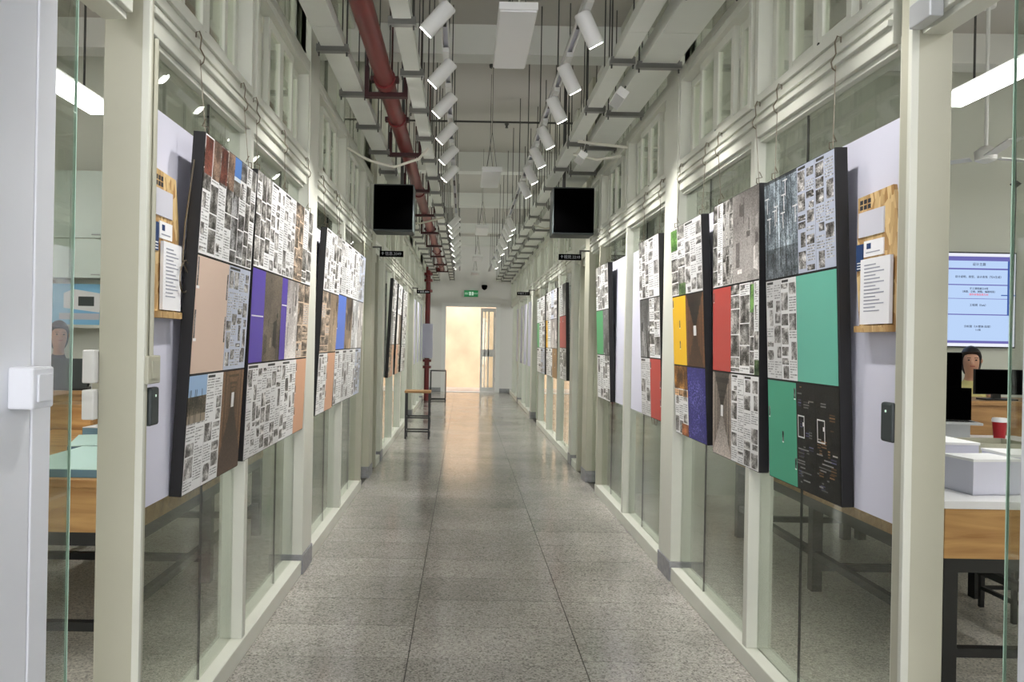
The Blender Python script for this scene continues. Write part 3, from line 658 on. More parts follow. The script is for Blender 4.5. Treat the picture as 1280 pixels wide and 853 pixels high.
# ------------------------------------------------------------------ cable trays with brackets and rods
def tray(x0, x1, z, y0, y1, step, off, lab, depth=.06, over=.02):
    t = empty('cable_tray', ((x0+x1)/2, y0, z), label=lab, cat='cable tray'); w = (x1-x0)/2
    seg = 2.0; y = 0.0; L = y1-y0; k = 0
    me = {}
    while y < L-.01:
        l = min(seg, L-y)
        if round(l, 3) not in me:
            o = box('tray_section', TRAYW, (-w, w, .002, l-.004, 0, depth), t); me[round(l, 3)] = o.data
        else:
            o = bpy.data.objects.new('tray_section', me[round(l, 3)]); COL.objects.link(o); o.parent = t
        o.location = (0, y, 0); y += l
    y = off; first = None
    while y < L:
        if first is None:
            bm = MB().box(-w-over, w+over, -.02, .02, -.028, -.003).box(-w-over, w+over, -.02, -.017, -.028, .012).build('bracket', mat('bracket_shade_grey', (.50, .50, .48), .5), t)  # darker grey puts the shade of the camera-facing bracket sides into the colour
            r = MB().tube([(0, 0, -.05), (0, 0, CH-z)], .005, 6).build('threaded_rod', RODM, t)
            first = (bm, r); rods = [r]
            r2 = r.copy(); COL.objects.link(r2); rods.append(r2); b2 = bm
        else:
            b2 = first[0].copy(); COL.objects.link(b2); rods = [first[1].copy(), first[1].copy()]
            for q in rods: COL.objects.link(q)
        b2.location = (0, y, 0)
        rods[0].location = (-w-over*.5, y, 0); rods[1].location = (w+over*.5, y, 0)
        y += step
    return t
tray(-.825, -.695, 3.07, 2.0, 20.8, .78, .72, 'white cable tray running along the partition beside the red pipe', over=.025)
tray(-.39, -.297, 3.07, 2.0, 20.8, .75, .40, 'narrow white cable tray between the red pipe and the spotlights', over=.025)
tray(.825, .927, 3.07, 2.0, 20.8, .92, .55, 'narrow white cable tray beside the broad tray')
tray(1.0, 1.20, 3.07, 2.0, 20.8, .95, .55, 'broad white cable tray above the partition across from the red pipe', .09, over=.03)
# loose cables slung between tray and wall
for (pts, lab) in [([(-1.0, 6.2, 3.0), (-.8, 6.25, 2.9), (-.6, 6.3, 2.86), (-.4, 6.3, 2.93), (-.32, 6.3, 3.02)], 'white cable slung under the red pipe'),
                   ([(.86, 6.0, 3.02), (1.05, 6.0, 3.0), (1.25, 6.0, 2.98)], 'white cable slung below the broad tray, nearer one'),
                   ([(.86, 6.25, 2.98), (1.05, 6.25, 2.94), (1.25, 6.25, 2.97)], 'white cable slung below the broad tray, farther one'),
                   ([(-.95, 10.0, 3.0), (-.6, 10.0, 2.96), (-.3, 10.0, 3.04)], 'white cable slung under the far red pipe'),
                   ([(.9, 10.2, 3.0), (1.05, 10.2, 2.95), (1.27, 10.2, 3.0)], 'white cable slung under the far broad tray')]:
    tag(MB().tube(pts, .011, 6).build('slung_cable', CABLE, smooth=True), lab, 'cable')
# ------------------------------------------------------------------ red fire pipe
rp = empty('fire_pipe', (-.545, 2, 3.1), label='dark red fire pipe hung below the ceiling, dropping to the floor', cat='pipe'); rp.location = (0, 0, 0)
PX = -.54; PZ = 3.12
MB().tube([(PX, 2, PZ), (PX, 18.2, PZ)], .058, 16).build('pipe_run', RED, rp, smooth=True)
for yy in (4.95, 5.85, 8.7, 11.6, 14.5, 17.0):
    MB().tube([(PX, yy-.04, PZ), (PX, yy+.04, PZ)], .071, 16).build('pipe_coupling', RED, rp, smooth=True)
    for q in (-.09, .06): box('coupling_bolt', DRED, (PX+q, PX+q+.03, yy-.03, yy+.03, PZ-.015, PZ+.015), rp)
hm = None
for yy in [5.05+1.62*k for k in range(9)]:
    if hm is None:
        hm = MB().box(-.14, .14, -.025, .025, -.085, -.055).box(-.14, -.115, -.025, .025, -.055, .12).box(.115, .14, -.025, .025, -.055, .12).box(-.135, -.12, -.006, .006, .12, CH-PZ).box(.12, .135, -.006, .006, .12, CH-PZ).build('pipe_hanger', DRED, rp); o = hm
    else: o = hm.copy(); COL.objects.link(o)
    o.location = (PX, yy, PZ)
VX = -.87; VY = 18.2
MB().tube([(PX, 18.2, PZ), (PX-.02, 18.25, PZ), (VX, VY+.05, PZ), ], .05, 12).build('pipe_elbow', RED, rp, smooth=True)
MB().tube([(VX, VY, PZ+.06), (VX, VY, 0)], .06, 14).build('pipe_riser', RED, rp, smooth=True)
for z in (.8, .95, 2.6, 2.85, 3.0):
    MB().tube([(VX, VY, z-.03), (VX, VY, z+.03)], .105, 14).build('riser_flange', RED, rp)
wp = box('wall_cabinet', FOAM, (-.97, -.73, 17.9, 18.02, 1.02, 1.82), bevel=.005); tag(wp, 'pale lavender box mounted in front of the red riser pipe', 'box')
box('cabinet_door', FOAM, (-.955, -.745, 17.89, 17.9, 1.04, 1.80), wp)

# ------------------------------------------------------------------ lamp tracks and spotlights
def track(x, z, lab):
    t = empty('light_track', (x, 2, z), label=lab, cat='light track')
    MB().box(-.022, -.014, 0, 17, 0, .035).box(.014, .022, 0, 17, 0, .035).box(-.022, .022, 0, 17, .027, .035).build('track_rail', LAMPW, t)
    box('conductor_strip', PAPERG, (-.013, .013, 0, 17, .02, .0265), t)
    for k in range(12): box('feed_slot', BLKMET, (-.008, .008, 1.95+.72*k, 2.2+.72*k, .012, .02), t)
    f = None
    for k in range(14):
        if f is None: f = MB().tube([(0, 0, .035), (0, 0, CH-z)], .005, 6).build('threaded_rod', RODM, t); r = f
        else: r = f.copy(); COL.objects.link(r)
        r.location = (.0, .7+k*1.2, 0)
    return t
TL, TR, TZ = -.136, .59, 3.15
track(TL, TZ, 'white spotlight track on the red pipe side'); track(TR, TZ, 'white spotlight track on the broad tray side')
proto = {}
def spot(s, y, watt, lab, grp):
    x = TL if s == 'L' else TR
    dirv = Vector((-.70, .20, -.72)) if s == 'L' else Vector((.48, .24, -.86)); dirv.normalize()
    q = (-dirv).to_track_quat('Z', 'Y')
    if s not in proto:
        r = empty('track_spotlight', (x, y, TZ))
        MB().box(-.018, .018, -.09, .09, -.028, 0).tube([(0, .05, -.02), (0, .05, -.065)], .012, 8).build('track_adapter', LAMPW, r)
        body = MB().lathe([(.040, -.088), (.042, -.086), (.042, .082), (.036, .09)], 20).build('lamp_body', LAMPW, r, smooth=True)
        body.location = Vector((0, .05, -.075)) + dirv*.035; body.rotation_euler = q.to_euler()
        ln = MB().lathe([(.036, -.0905), (.036, -.0885)], 18).build('lens', LENS, body)
        proto[s] = r
    else:
        r = copy_tree(proto[s])
    r.location = (x, y, TZ); tag(r, lab, 'spotlight', grp)
    ld = bpy.data.lights.new('spot_beam', 'SPOT'); ld.energy = watt; ld.spot_size = math.radians(66); ld.spot_blend = 1.0; ld.shadow_soft_size = .035; ld.color = (1, .975, .94)
    lo = bpy.data.objects.new('spot_beam', ld); COL.objects.link(lo)
    lo.location = Vector((x, y+.05, TZ-.075))+dirv*.14
    aim = Vector((-.78, -.0, -1.35)) if s == 'L' else Vector((.68, 0, -1.3))
    lo.rotation_euler = aim.to_track_quat('-Z', 'Y').to_euler()
ORD = ['first', 'second', 'third', 'fourth', 'fifth', 'sixth', 'seventh', 'eighth', 'ninth', 'tenth', 'eleventh', 'twelfth', 'thirteenth', 'fourteenth']
for k, y in enumerate((3.77, 4.55, 5.17, 5.88, 6.58, 7.31)): spot('L', y, SPOT_W, 'white cylinder spotlight, %s from the doorway posts on the red pipe track' % ORD[k+0], 'near spotlights on the red pipe side track')
for k, y in enumerate((10.35, 10.85, 11.4, 12.3, 13.0, 13.9, 15.0, 16.4)): spot('L', y, SPOT_W*.8, 'white cylinder spotlight, %s from the doorway posts on the red pipe track' % ORD[k+6], 'far spotlights on the red pipe side track')
for k, y in enumerate((3.85, 4.59, 5.21, 5.93, 6.59, 7.28, 7.99)): spot('R', y, SPOT_W, 'white cylinder spotlight, %s from the doorway posts on the broad tray track' % ORD[k+0], 'near spotlights on the broad tray side track')
for k, y in enumerate((10.4, 10.95, 11.5, 12.5, 13.4, 14.6, 16.0)): spot('R', y, SPOT_W*.8, 'white cylinder spotlight, %s from the doorway posts on the broad tray track' % ORD[k+7], 'far spotlights on the broad tray side track')
for s_, y in (('L', 2.95), ('L', 2.2), ('R', 3.0), ('R', 2.25)):
    spot(s_, y, SPOT_W*.5, 'white cylinder spotlight above the chipboard notice %s, on the %s track' % ('nearer the posts' if y < 2.5 else 'past the posts', 'red pipe' if s_ == 'L' else 'broad tray'), 'spotlights above the chipboard notices')
# small white fixtures clipped to the narrow tray
for (y, lab) in ((4.75, 'small white flood lamp clipped under the narrow tray, nearer one'), (6.3, 'small white flood lamp clipped under the narrow tray, farther one')):
    e = empty('flood_lamp', (.945, y, 2.985), (0, math.radians(35), 0), label=lab, cat='lamp')
    box('lamp_housing', LAMPW, (-.035, .035, -.12, .12, -.05, 0), e, bevel=.004); box('lamp_face', SILVER, (-.03, .03, -.11, .11, -.053, -.05), e)
    MB().tube([(0, 0, 0), (-.01, 0, .06)], .006, 6).build('clip', RODM, e)

# ------------------------------------------------------------------ suspended panel lamps (switched off)
PANELM = mat('panel_diffuser_off', (.87, .87, .87), .55)
for k, y in enumerate((3.72, 7.25, 10.9, 14.7, 18.1)):
    z = 3.05
    e = empty('panel_lamp', (.235, y, z), label=['suspended white panel lamp closest to the doorway posts', 'suspended white panel lamp in front of the hanging black boxes', 'suspended white panel lamp, third along the corridor', 'suspended white panel lamp, fourth along the corridor', 'suspended white panel lamp, fifth along the corridor'][k], cat='panel lamp', group=None)
    box('lamp_housing', LAMPW, (-.095, .095, 0, .80, .008, .045), e, bevel=.003); box('diffuser', PANELM, (-.088, .088, .01, .79, 0, .008), e)
    for yy in (.12, .68):
        MB().tube([(-.05, yy, .045), (0, yy, .4), (0, yy, CH-z)], .0025, 5).tube([(.05, yy, .045), (0, yy, .4)], .0025, 5).build('suspension_wire', RODM, e)
    MB().lathe([(.03, -.03), (.035, 0)], 10, (0, .4, CH-z)).build('ceiling_mount', RODM, e)
    MB().tube([(0, .4, CH-z-.02), (.005, .4, .5), (.03, .38, .3), (.02, .4, .045)], .004, 5).build('power_cable', CABLE, e)

# ------------------------------------------------------------------ hanging black boxes (screens) and room signs
for s in 'LR':
    x0, x1 = (-.91, -.515) if s == 'L' else (.845, 1.25)
    e = empty('hanging_screen', ((x0+x1)/2, 7.5, 2.5), label='large black square box screen hung %s' % ('beside the red pipe' if s == 'L' else 'below the broad tray'), cat='screen'); w = (x1-x0)/2
    box('screen_face', BLKSCR, (-w+.008, w-.008, -.012, 0, .02, .45), e, bevel=.003)
    box('casing', DGREY, (-w, w, 0, .28, 0, .465), e, bevel=.012)
    ax = .07 if s == 'L' else -.085
    box('hanging_arm', RODM, (ax-.015, ax+.015, .1, .13, .465, CH-2.5), e)
def sign(s, y, t, lab):
    x0, x1 = (-.89, -.645) if s == 'L' else (.965, 1.20)
    e = empty('room_sign', ((x0+x1)/2, y, 2.33), label=lab, cat='sign'); w = (x1-x0)/2
    box('sign_plate', BLKSCR, (-w, w, 0, .02, -.03, .032), e, bevel=.002)
    MB().box(-w if s == 'L' else w-.02, -w+.02 if s == 'L' else w, .004, .016, .032, .06).box((-w-.1) if s == 'L' else w-.02, (-w+.02) if s == 'L' else w+.1, .004, .016, .06, .075).build('sign_bracket', RODM, e)
    text('sign_text', t, .040, SIGNT, e, (.018, -.001, 0), (PI/2, 0, 0))
    MB().box(-w+.02, -w+.045, -.001, 0, .004, .009).box(-w+.029, -w+.035, -.001, 0, -.012, .02).build('sign_symbol', SIGNT, e)
sign('L', 7.95, '信息.2049', 'black room sign reading 2049 on the red pipe side')
sign('R', 7.95, '视觉.2210', 'black room sign reading 2210 on the broad tray side')
sign('L', 14.2, '信息.2050', 'far black room sign beside the red riser pipe')
sign('R', 14.2, '视觉.2211', 'far black room sign on the end door side')
# exit sign and camera on end wall
ex = box('exit_sign', EXITG, (-.02, .37, YE-.04, YE, 2.66, 2.84)); tag(ex, 'green emergency exit sign above the end door', 'exit sign')
MB().box(.12, .17, YE-.042, YE-.04, 2.70, 2.80).box(.19, .24, YE-.042, YE-.04, 2.70, 2.80).build('exit_pictogram', EXITW, ex)
text('exit_text', '出口', .07, EXITW, ex, (.065, YE-.041, 2.75), (PI/2, 0, 0)); text('exit_text', 'EXIT', .06, EXITW, ex, (.305, YE-.041, 2.75), (PI/2, 0, 0))
cc = empty('security_camera', (.54, YE-.12, 2.96), label='black dome security camera on the end wall', cat='camera')
MB().lathe([(.02, -.11), (.07, -.07), (.085, 0), (.07, .03)], 14).build('camera_dome', BLKSCR, cc, smooth=True); box('camera_arm', LAMPW, (-.03, .03, 0, .12, .03, .1), cc)

# ------------------------------------------------------------------ stools in the corridor
def stool(x, y, w, d, h, m_top, lab, topless=False):
    e = empty('stool', (x, y, 0), label=lab, cat='stool'); t = .022
    if not topless: box('seat', m_top, (-w/2-.01, w/2+.01, -d/2-.01, d/2+.01, h-.03, h), e, bevel=.004)
    else: box('seat', m_top, (-w/2, w/2, -d/2, d/2, h-.022, h), e)
    for a in (-1, 1):
        for b in (-1, 1):
            x0 = a*w/2-(t if a > 0 else 0); y0 = b*d/2-(t if b > 0 else 0)
            box('leg', BLKMET, (x0, x0+t, y0, y0+t, 0, h-.03), e)
    for z in ((.1, .3) if not topless else (.02,)):
        for b in (-1, 1):
            y0 = b*d/2-(t if b > 0 else 0)
            box('stretcher', BLKMET, (-w/2+t, w/2-t, y0+.002, y0+t-.002, z, z+.02), e)
            x0 = b*w/2-(t if b > 0 else 0)
            box('stretcher', BLKMET, (x0+.002, x0+t-.002, -d/2+t, d/2-t, z, z+.02), e)
    return e
stool(-.66, 11.3, .36, .3, .70, WOODD, 'wooden topped stool with black steel legs beside the partition')
stool(-.60, 18.4, .38, .3, .72, BLKMET, 'bare black steel stool near the red riser pipe', True)
#ROOMS
# ------------------------------------------------------------------ room ceilings lights
def tube_light(x, y0, y1, z, lab, w=.06):
    e = empty('linear_lamp', (x, y0, z), label=lab, cat='ceiling lamp')
    box('lamp_housing', LAMPW, (-w+.01, w-.01, .01, y1-y0-.01, .05, .07), e); box('diffuser', TUBE, (-w, w, 0, y1-y0, 0, .05), e)
    for yy in (.2, y1-y0-.2): MB().tube([(0, yy, .06), (0, yy, CH-z)], .006, 6).build('suspension_rod', RODM, e)
RL = [('R', 1.51, 2.6, 4.45, 2.855, 'bright linear lamp over the table with white boxes'), ('L', 1.16, 2.6, 4.45, 2.72, 'bright linear lamp over the table with foam sheets')]
for (s, d, y0, y1, z, lab) in RL: tube_light(X(s, d), y0, y1, z, lab)
for s in 'LR':
    for q, (d, y0, y1) in enumerate(((3.4, .6, 2.9), (3.5, 3.2, 5.9), (2.6, -2.5, -.2), (1.2, -1.5, 1.2))):  # out-of-view lamps, added for more light in the two front rooms
        tube_light(X(s, d), y0, y1, 3.0, 'added unseen linear lamp %s of the room %s' % (('in the outer half', 'in the outer corner', 'in the rear corner', 'at the rear')[q], 'with the wall screen' if s == 'R' else 'with the white cabinet'), .07)
    for q, (d, y0, y1) in enumerate(((2.2, 8.5, 10.5), (2.2, 12.0, 14.0), (2.2, 15.5, 17.5), (2.2, 19.0, 21.0))):
        tube_light(X(s, d), y0, y1, 3.0, '%s bright linear lamp beyond the cross wall on the %s side' % (('first', 'second', 'third', 'fourth')[q], 'end door' if s == 'R' else 'red pipe'), .07)
# ------------------------------------------------------------------ tables
def work_table(x0, x1, y0, y1, h, m_top, m_apron, apron, lab, legs_y=2):
    e = empty('work_table', ((x0+x1)/2, y0, 0), label=lab, cat='table'); w = (x1-x0)/2; L = y1-y0
    box('table_top', m_top, (-w, w, 0, L, h-.035, h), e, bevel=.003)
    a0 = h-.035-apron
    box('apron', m_apron, (-w+.01, w-.01, .01, .05, a0, h-.035), e); box('apron', m_apron, (-w+.01, -w+.05, .05, L-.05, a0, h-.035), e); box('apron', m_apron, (w-.05, w-.01, .05, L-.05, a0, h-.035), e); box('apron', m_apron, (-w+.01, w-.01, L-.05, L-.01, a0, h-.035), e)
    t = .06
    for i in range(legs_y):
        y = .012+(L-.024-t)*i/(legs_y-1)
        for x in (-w+.012, w-.012-t): box('leg', BLKMET, (x, x+t, y, y+t, 0, a0-.06), e)
        box('frame_rail', BLKMET, (-w+.012, w-.012, y, y+t, a0-.06, a0), e); box('foot_rail', BLKMET, (-w+.012+t, w-.012-t, y+.01, y+t-.01, .12, .16), e)
    for x in (-w+.012, w-.012-t):
        box('frame_rail', BLKMET, (x, x+t, .012+t, L-.012-t, a0-.06, a0), e)
        box('foot_rail', BLKMET, (x+.01, x+t-.01, .012+t, L-.012-t, .20, .24), e)
    return e
WTOP = mat('white_table_top', (.92, .92, .93), .45)
work_table(2.07, 2.95, 3.29, 5.85, .80, WTOP, WOOD, .215, 'white topped work table with wooden apron and black legs, carrying white boxes', 3)
work_table(2.98, 4.2, 4.45, 5.85, .80, WTOP, WOOD, .10, 'white topped table with the red cup, laptop and paper pile')
work_table(-2.75, -1.45, 3.40, 5.65, .80, WOOD, WOOD, .20, 'wooden work table with black steel legs, carrying foam sheets', 3)
def riser(x0, x1, y0, y1, h, lab):
    e = empty('desk', ((x0+x1)/2, y0, 0), label=lab, cat='desk'); w = (x1-x0)/2; L = y1-y0
    box('desk_top', WOODD, (-w, w, 0, L, h-.03, h), e); box('front_panel', WOODD, (-w+.02, w-.02, .02, .05, h-.27, h-.03), e); box('drawer', WOODD, (-w+.04, -w+.45, .008, .02, h-.26, h-.06), e)
    for x in (-w+.02, w-.08):
        for y in (.03, L-.09): box('leg', BLKMET, (x, x+.06, y, y+.06, 0, h-.03), e)
riser(3.3, 5.2, 5.95, 6.5, 1.05, 'wooden desk with black monitors under the wall screen'); riser(-4.3, -2.75, 5.95, 6.5, 1.0, 'wooden desk with a laptop below the printed picture')
wc = empty('drawer_box', (-2.6, 5.3, .80), label='small wooden drawer box on the foam sheet table', cat='box')
box('box_body', WOODD, (-.2, .12, -.15, .15, 0, .17), wc, bevel=.004); box('box_front', WOOD, (-.19, .11, -.158, -.15, .02, .15), wc)
# foam sheets on the left table
for (x0, x1, y0, y1, z, t, rz, lab) in ((-2.05, -1.5, 3.45, 4.15, .801, .035, 0.0, 'large blue-grey foam sheet with pale mint top on the wooden table'), (-2.25, -1.75, 4.25, 4.75, .801, .03, .35, 'smaller pale foam sheet lying behind the large one'), (-2.4, -1.85, 4.85, 5.1, .801, .05, -.05, 'white topped foam block stack at the back of the wooden table')):
    e = empty('foam_sheet', ((x0+x1)/2, (y0+y1)/2, z), (0, 0, rz), label=lab, cat='foam sheet'); a, b = (x1-x0)/2, (y1-y0)/2
    box('foam_core', BFOAM, (-a, a, -b, b, 0, t), e); box('top_skin', MINTP if t < .04 else PAPER, (-a, a, -b, b, t, t+.004), e)
# white boxes on right table
def card_box(x, y, w, d, h, rz, lab, z=.80):
    e = empty('cardboard_box', (x, y, z), (0, 0, rz), label=lab, cat='box'); t = .006
    MB().box(-w, w, -d, -d+t, 0, h).box(-w, w, d-t, d, 0, h).box(-w, -w+t, -d+t, d-t, 0, h).box(w-t, w, -d+t, d-t, 0, h).box(-w, w, -d, d, -0.0, t).build('box_body', FOAM, e)
    box('box_lid', PAPER, (-w-.004, w+.004, -d-.004, d+.004, h, h+.012), e)
card_box(2.42, 3.86, .09, .13, .185, .0, 'tall white box on the work table, behind the lidded one'); card_box(2.38, 3.52, .115, .09, .15, .12, 'wide white lidded box at the front of the work table'); card_box(2.62, 3.62, .1, .11, .16, -.1, 'white box beside the wide lidded box')
tr = empty('paper_tray', (3.22, 4.72, .801), label='cream plastic paper tray behind the white boxes', cat='tray'); MB().box(-.2, .2, -.15, .15, 0, .01).box(-.2, .2, -.15, -.14, .01, .09).box(-.2, .2, .14, .15, .01, .09).box(-.2, -.19, -.14, .14, .01, .09).box(.19, .2, -.14, .14, .01, .09).build('tray_body', CREAM, tr)
for k in range(4):
    e = box('paper_stack', PAPER, (-.13, .13, -.1, .1, 0, .012)); e.location = (3.45+.07*k, 5.15-.07*k, .801+.0125*k); e.rotation_euler = (0, 0, .3*k); tag(e, ['sheaf of white paper lying at the bottom of the table pile', 'sheaf of white paper second in the table pile', 'sheaf of white paper third in the table pile', 'sheaf of white paper on top of the table pile'][k], 'paper')
cu = empty('paper_cup', (3.88, 5.55, .80), label='red paper cup with a white lid at the table edge', cat='cup'); MB().lathe([(.034, 0), (.046, .13)], 18).build('cup_body', REDCUP, cu, smooth=True); MB().lathe([(.049, .13), (.049, .145), (.044, .16)], 18).build('cup_lid', PAPER, cu, smooth=True)
lp = empty('laptop', (3.5, 5.5, .80), (0, 0, -.25), label='silver laptop raised on a stand with its keyboard open', cat='laptop')
box('stand', SILVER, (-.1, .1, -.06, .1, 0, .12), lp); box('base', SILVER, (-.16, .16, -.12, .1, .12, .137), lp, bevel=.003); box('screen_lid', BLKSCR, (-.16, .16, .1, .115, .137, .37), lp)
for i in range(8):
    for j in range(4): box('key', BLKMET, (-.13+.033*i, -.105+.033*i, -.06+.032*j, -.035+.032*j, .137, .140), lp)
def monitor(x, y, z, w, h, rz, lab):
    e = empty('monitor', (x, y, z), (0, 0, rz), label=lab, cat='monitor')
    box('screen_back', BLKSCR, (-w/2, w/2, 0, .03, .05, .05+h), e, bevel=.006); box('bezel', BLKMET, (-w/2-.004, w/2+.004, .01, .035, .045, .055+h), e); box('stand_neck', BLKMET, (-.03, .03, .03, .06, 0, .2), e); box('stand_foot', BLKMET, (-.12, .12, -.04, .1, 0, .012), e)
monitor(3.84, 6.2, 1.05, .40, .32, .1, 'tall black monitor hiding part of the seated person'); monitor(4.26, 6.1, 1.05, .36, .19, -.05, 'low wide black monitor beside the seated person')
pcb = empty('desktop_speaker', (3.64, 6.015, 1.05), label='pale grey boxy device in front of the tall monitor', cat='device'); box('device_body', PAPERG, (-.07, .09, -.06, .05, 0, .22), pcb, bevel=.005); box('device_front', CREAM, (-.06, .08, -.064, -.06, .01, .21), pcb)
e = empty('laptop', (-3.14, 6.15, 1.0), (0, 0, PI+.1), label='black laptop open on the desk below the printed picture', cat='laptop'); box('base', BLKMET, (-.17, .17, -.12, .12, 0, .016), e); box('screen_lid', DGREY, (-.17, .17, .12, .135, .016, .25), e)
pb = empty('book', (-2.82, 5.96, 1.0), (0, 0, .2), label='white upright book box beside the black laptop', cat='book'); box('cover', PAPER, (-.06, .06, 0, .12, 0, .24), pb); box('pages', CREAM, (-.055, .055, -.003, 0, .005, .235), pb)
# wall cabinet, shelf, picture in left room
wc = empty('wall_cabinet', (-3.7, 7.18, 1.97), label='white wall cabinet above the printed picture', cat='cabinet'); box('cabinet_body', ROOMW, (-.5, .5, .02, .21, 0, 1.0), wc)
for (a, b) in ((-.5, -.002), (.002, .5)):
    for (c, d) in ((.0, .365), (.372, 1.0)):
        q = box('cabinet_door', mat('cabinet_white', (.86, .91, .88), .4), (a, b, 0, .02, c, d), wc, bevel=.002); MB().tube([((a+b)/2-.04, -.02, c+.03), ((a+b)/2+.04, -.02, c+.03)], .005, 6).build('handle', SILVER, q)
sh = empty('wall_shelf', (-3.7, 7.2, 1.50), label='white shelf board carrying the printed picture', cat='shelf'); box('shelf_board', ROOMW, (-.6, .6, 0, .2, 0, .03), sh)
for q in (-.4, .4): box('shelf_bracket', ROOMW, (q, q+.02, .05, .2, -.12, 0), sh)
pc = empty('printed_picture', (-3.68, 7.32, 1.53), label='blue printed picture of a white machine standing on the shelf', cat='picture')
box('picture_panel', mat('sky_blue_print', (.55, .78, .92), .6), (-.25, .25, 0, .02, 0, .39), pc); MB().prism([(-.14, .16), (.2, .12), (.22, .3), (-.05, .34), (-.14, .30)], 1, -.004, 0).build('machine_print', PAPER, pc); box('machine_window', DGREY, (0, .15, -.006, -.004, .18, .27), pc); box('machine_base', PAPERG, (-.18, .2, -.005, -.001, .05, .11), pc)
# screen on right wall
tv = empty('wall_screen', (4.49, 7.36, 1.48), label='large lit wall screen showing a blue table of Chinese text', cat='screen')
w, h = .79, .892
box('casing', BLKMET, (-w, w, 0, .035, -.012, h+.012), tv); box('screen_face', SCRW, (-w+.008, w-.008, -.002, 0, 0, h), tv)
box('screen_border', SCRP, (-w+.02, w-.03, -.003, -.002, .03, h-.03), tv); px1 = w-.055
for (a, b) in ((.055, .30), (.31, .455), (.46, .585), (.595, .735), (.75, .82)): box('screen_row', SCRB, (-w+.045, px1-.03 if a > .3 else px1, -.004, -.003, a, b), tv)
box('screen_bar', SCRL, (px1-.03, px1-.012, -.0045, -.003, .30, .82), tv); box('screen_bar', SCRL, (px1-.09, px1+.05, -.005, -.0045, .488, .498), tv)
cx = .43
for (t, z, sz, m) in (('设计主题', .785, .032, SCRT), ('设计说明、原型、设计表现（写A生成）', .665, .026, SCRT), ('手工课程展示4项', .553, .024, SCRT), ('（海报、立体、树脂、编器组装）', .524, .023, SCRT), ('创作表现自选方向', .496, .023, SCRR), ('工程图（Ewk）', .395, .026, SCRT), ('分析图（UI·整体·局部）', .19, .026, SCRT), ('5-6张', .158, .022, SCRT)):
    text('screen_text', t, sz, m, tv, (cx, -.006, z), (PI/2, 0, 0))
# fan and cable
fa = empty('ceiling_fan', (4.05, 6.0, 2.95), label='white ceiling fan hung on a rod in the room with the wall screen', cat='fan')
MB().lathe([(.03, -.04), (.075, -.02), (.08, .05), (.03, .09)], 16).build('motor', LAMPW, fa, smooth=True); MB().tube([(0, 0, .08), (0, 0, CH-2.95)], .014, 8).build('rod', LAMPW, fa); MB().lathe([(.05, -.08), (.06, 0)], 12, (0, 0, CH-2.95)).build('canopy', LAMPW, fa)
for k in range(3):
    bl = MB().prism([(.1, -.05), (.6, -.07), (.62, .04), (.1, .04)], 2, 0, .008).build('blade', LAMPW, fa); bl.rotation_euler = (.12, 0, math.radians(15+120*k))
kb = empty('hanging_cable', (3.29, 4.62, 1.5), label='black cable hanging from the ceiling past the wall screen', cat='cable'); MB().tube([(0, 0, 0), (.01, 0, .9), (-.005, 0, 1.6), (0, 0, CH-1.5)], .006, 6).build('cord', BCABLE, kb, smooth=True); MB().lathe([(.008, -.02), (.03, 0), (.008, .02)], 12, (.01, 0, .95)).build('switch_knob', BCABLE, kb)
s2 = stool(3.08, 4.2, .30, .28, .45, WOODD, 'low stool with black steel legs behind the white topped table')
stool(4.62, 6.98, .34, .32, .56, WOODD, 'high stool the person in yellow sits on'); stool(-3.70, 7.0, .34, .32, .64, WOODD, 'high stool the person in dark clothes sits on')

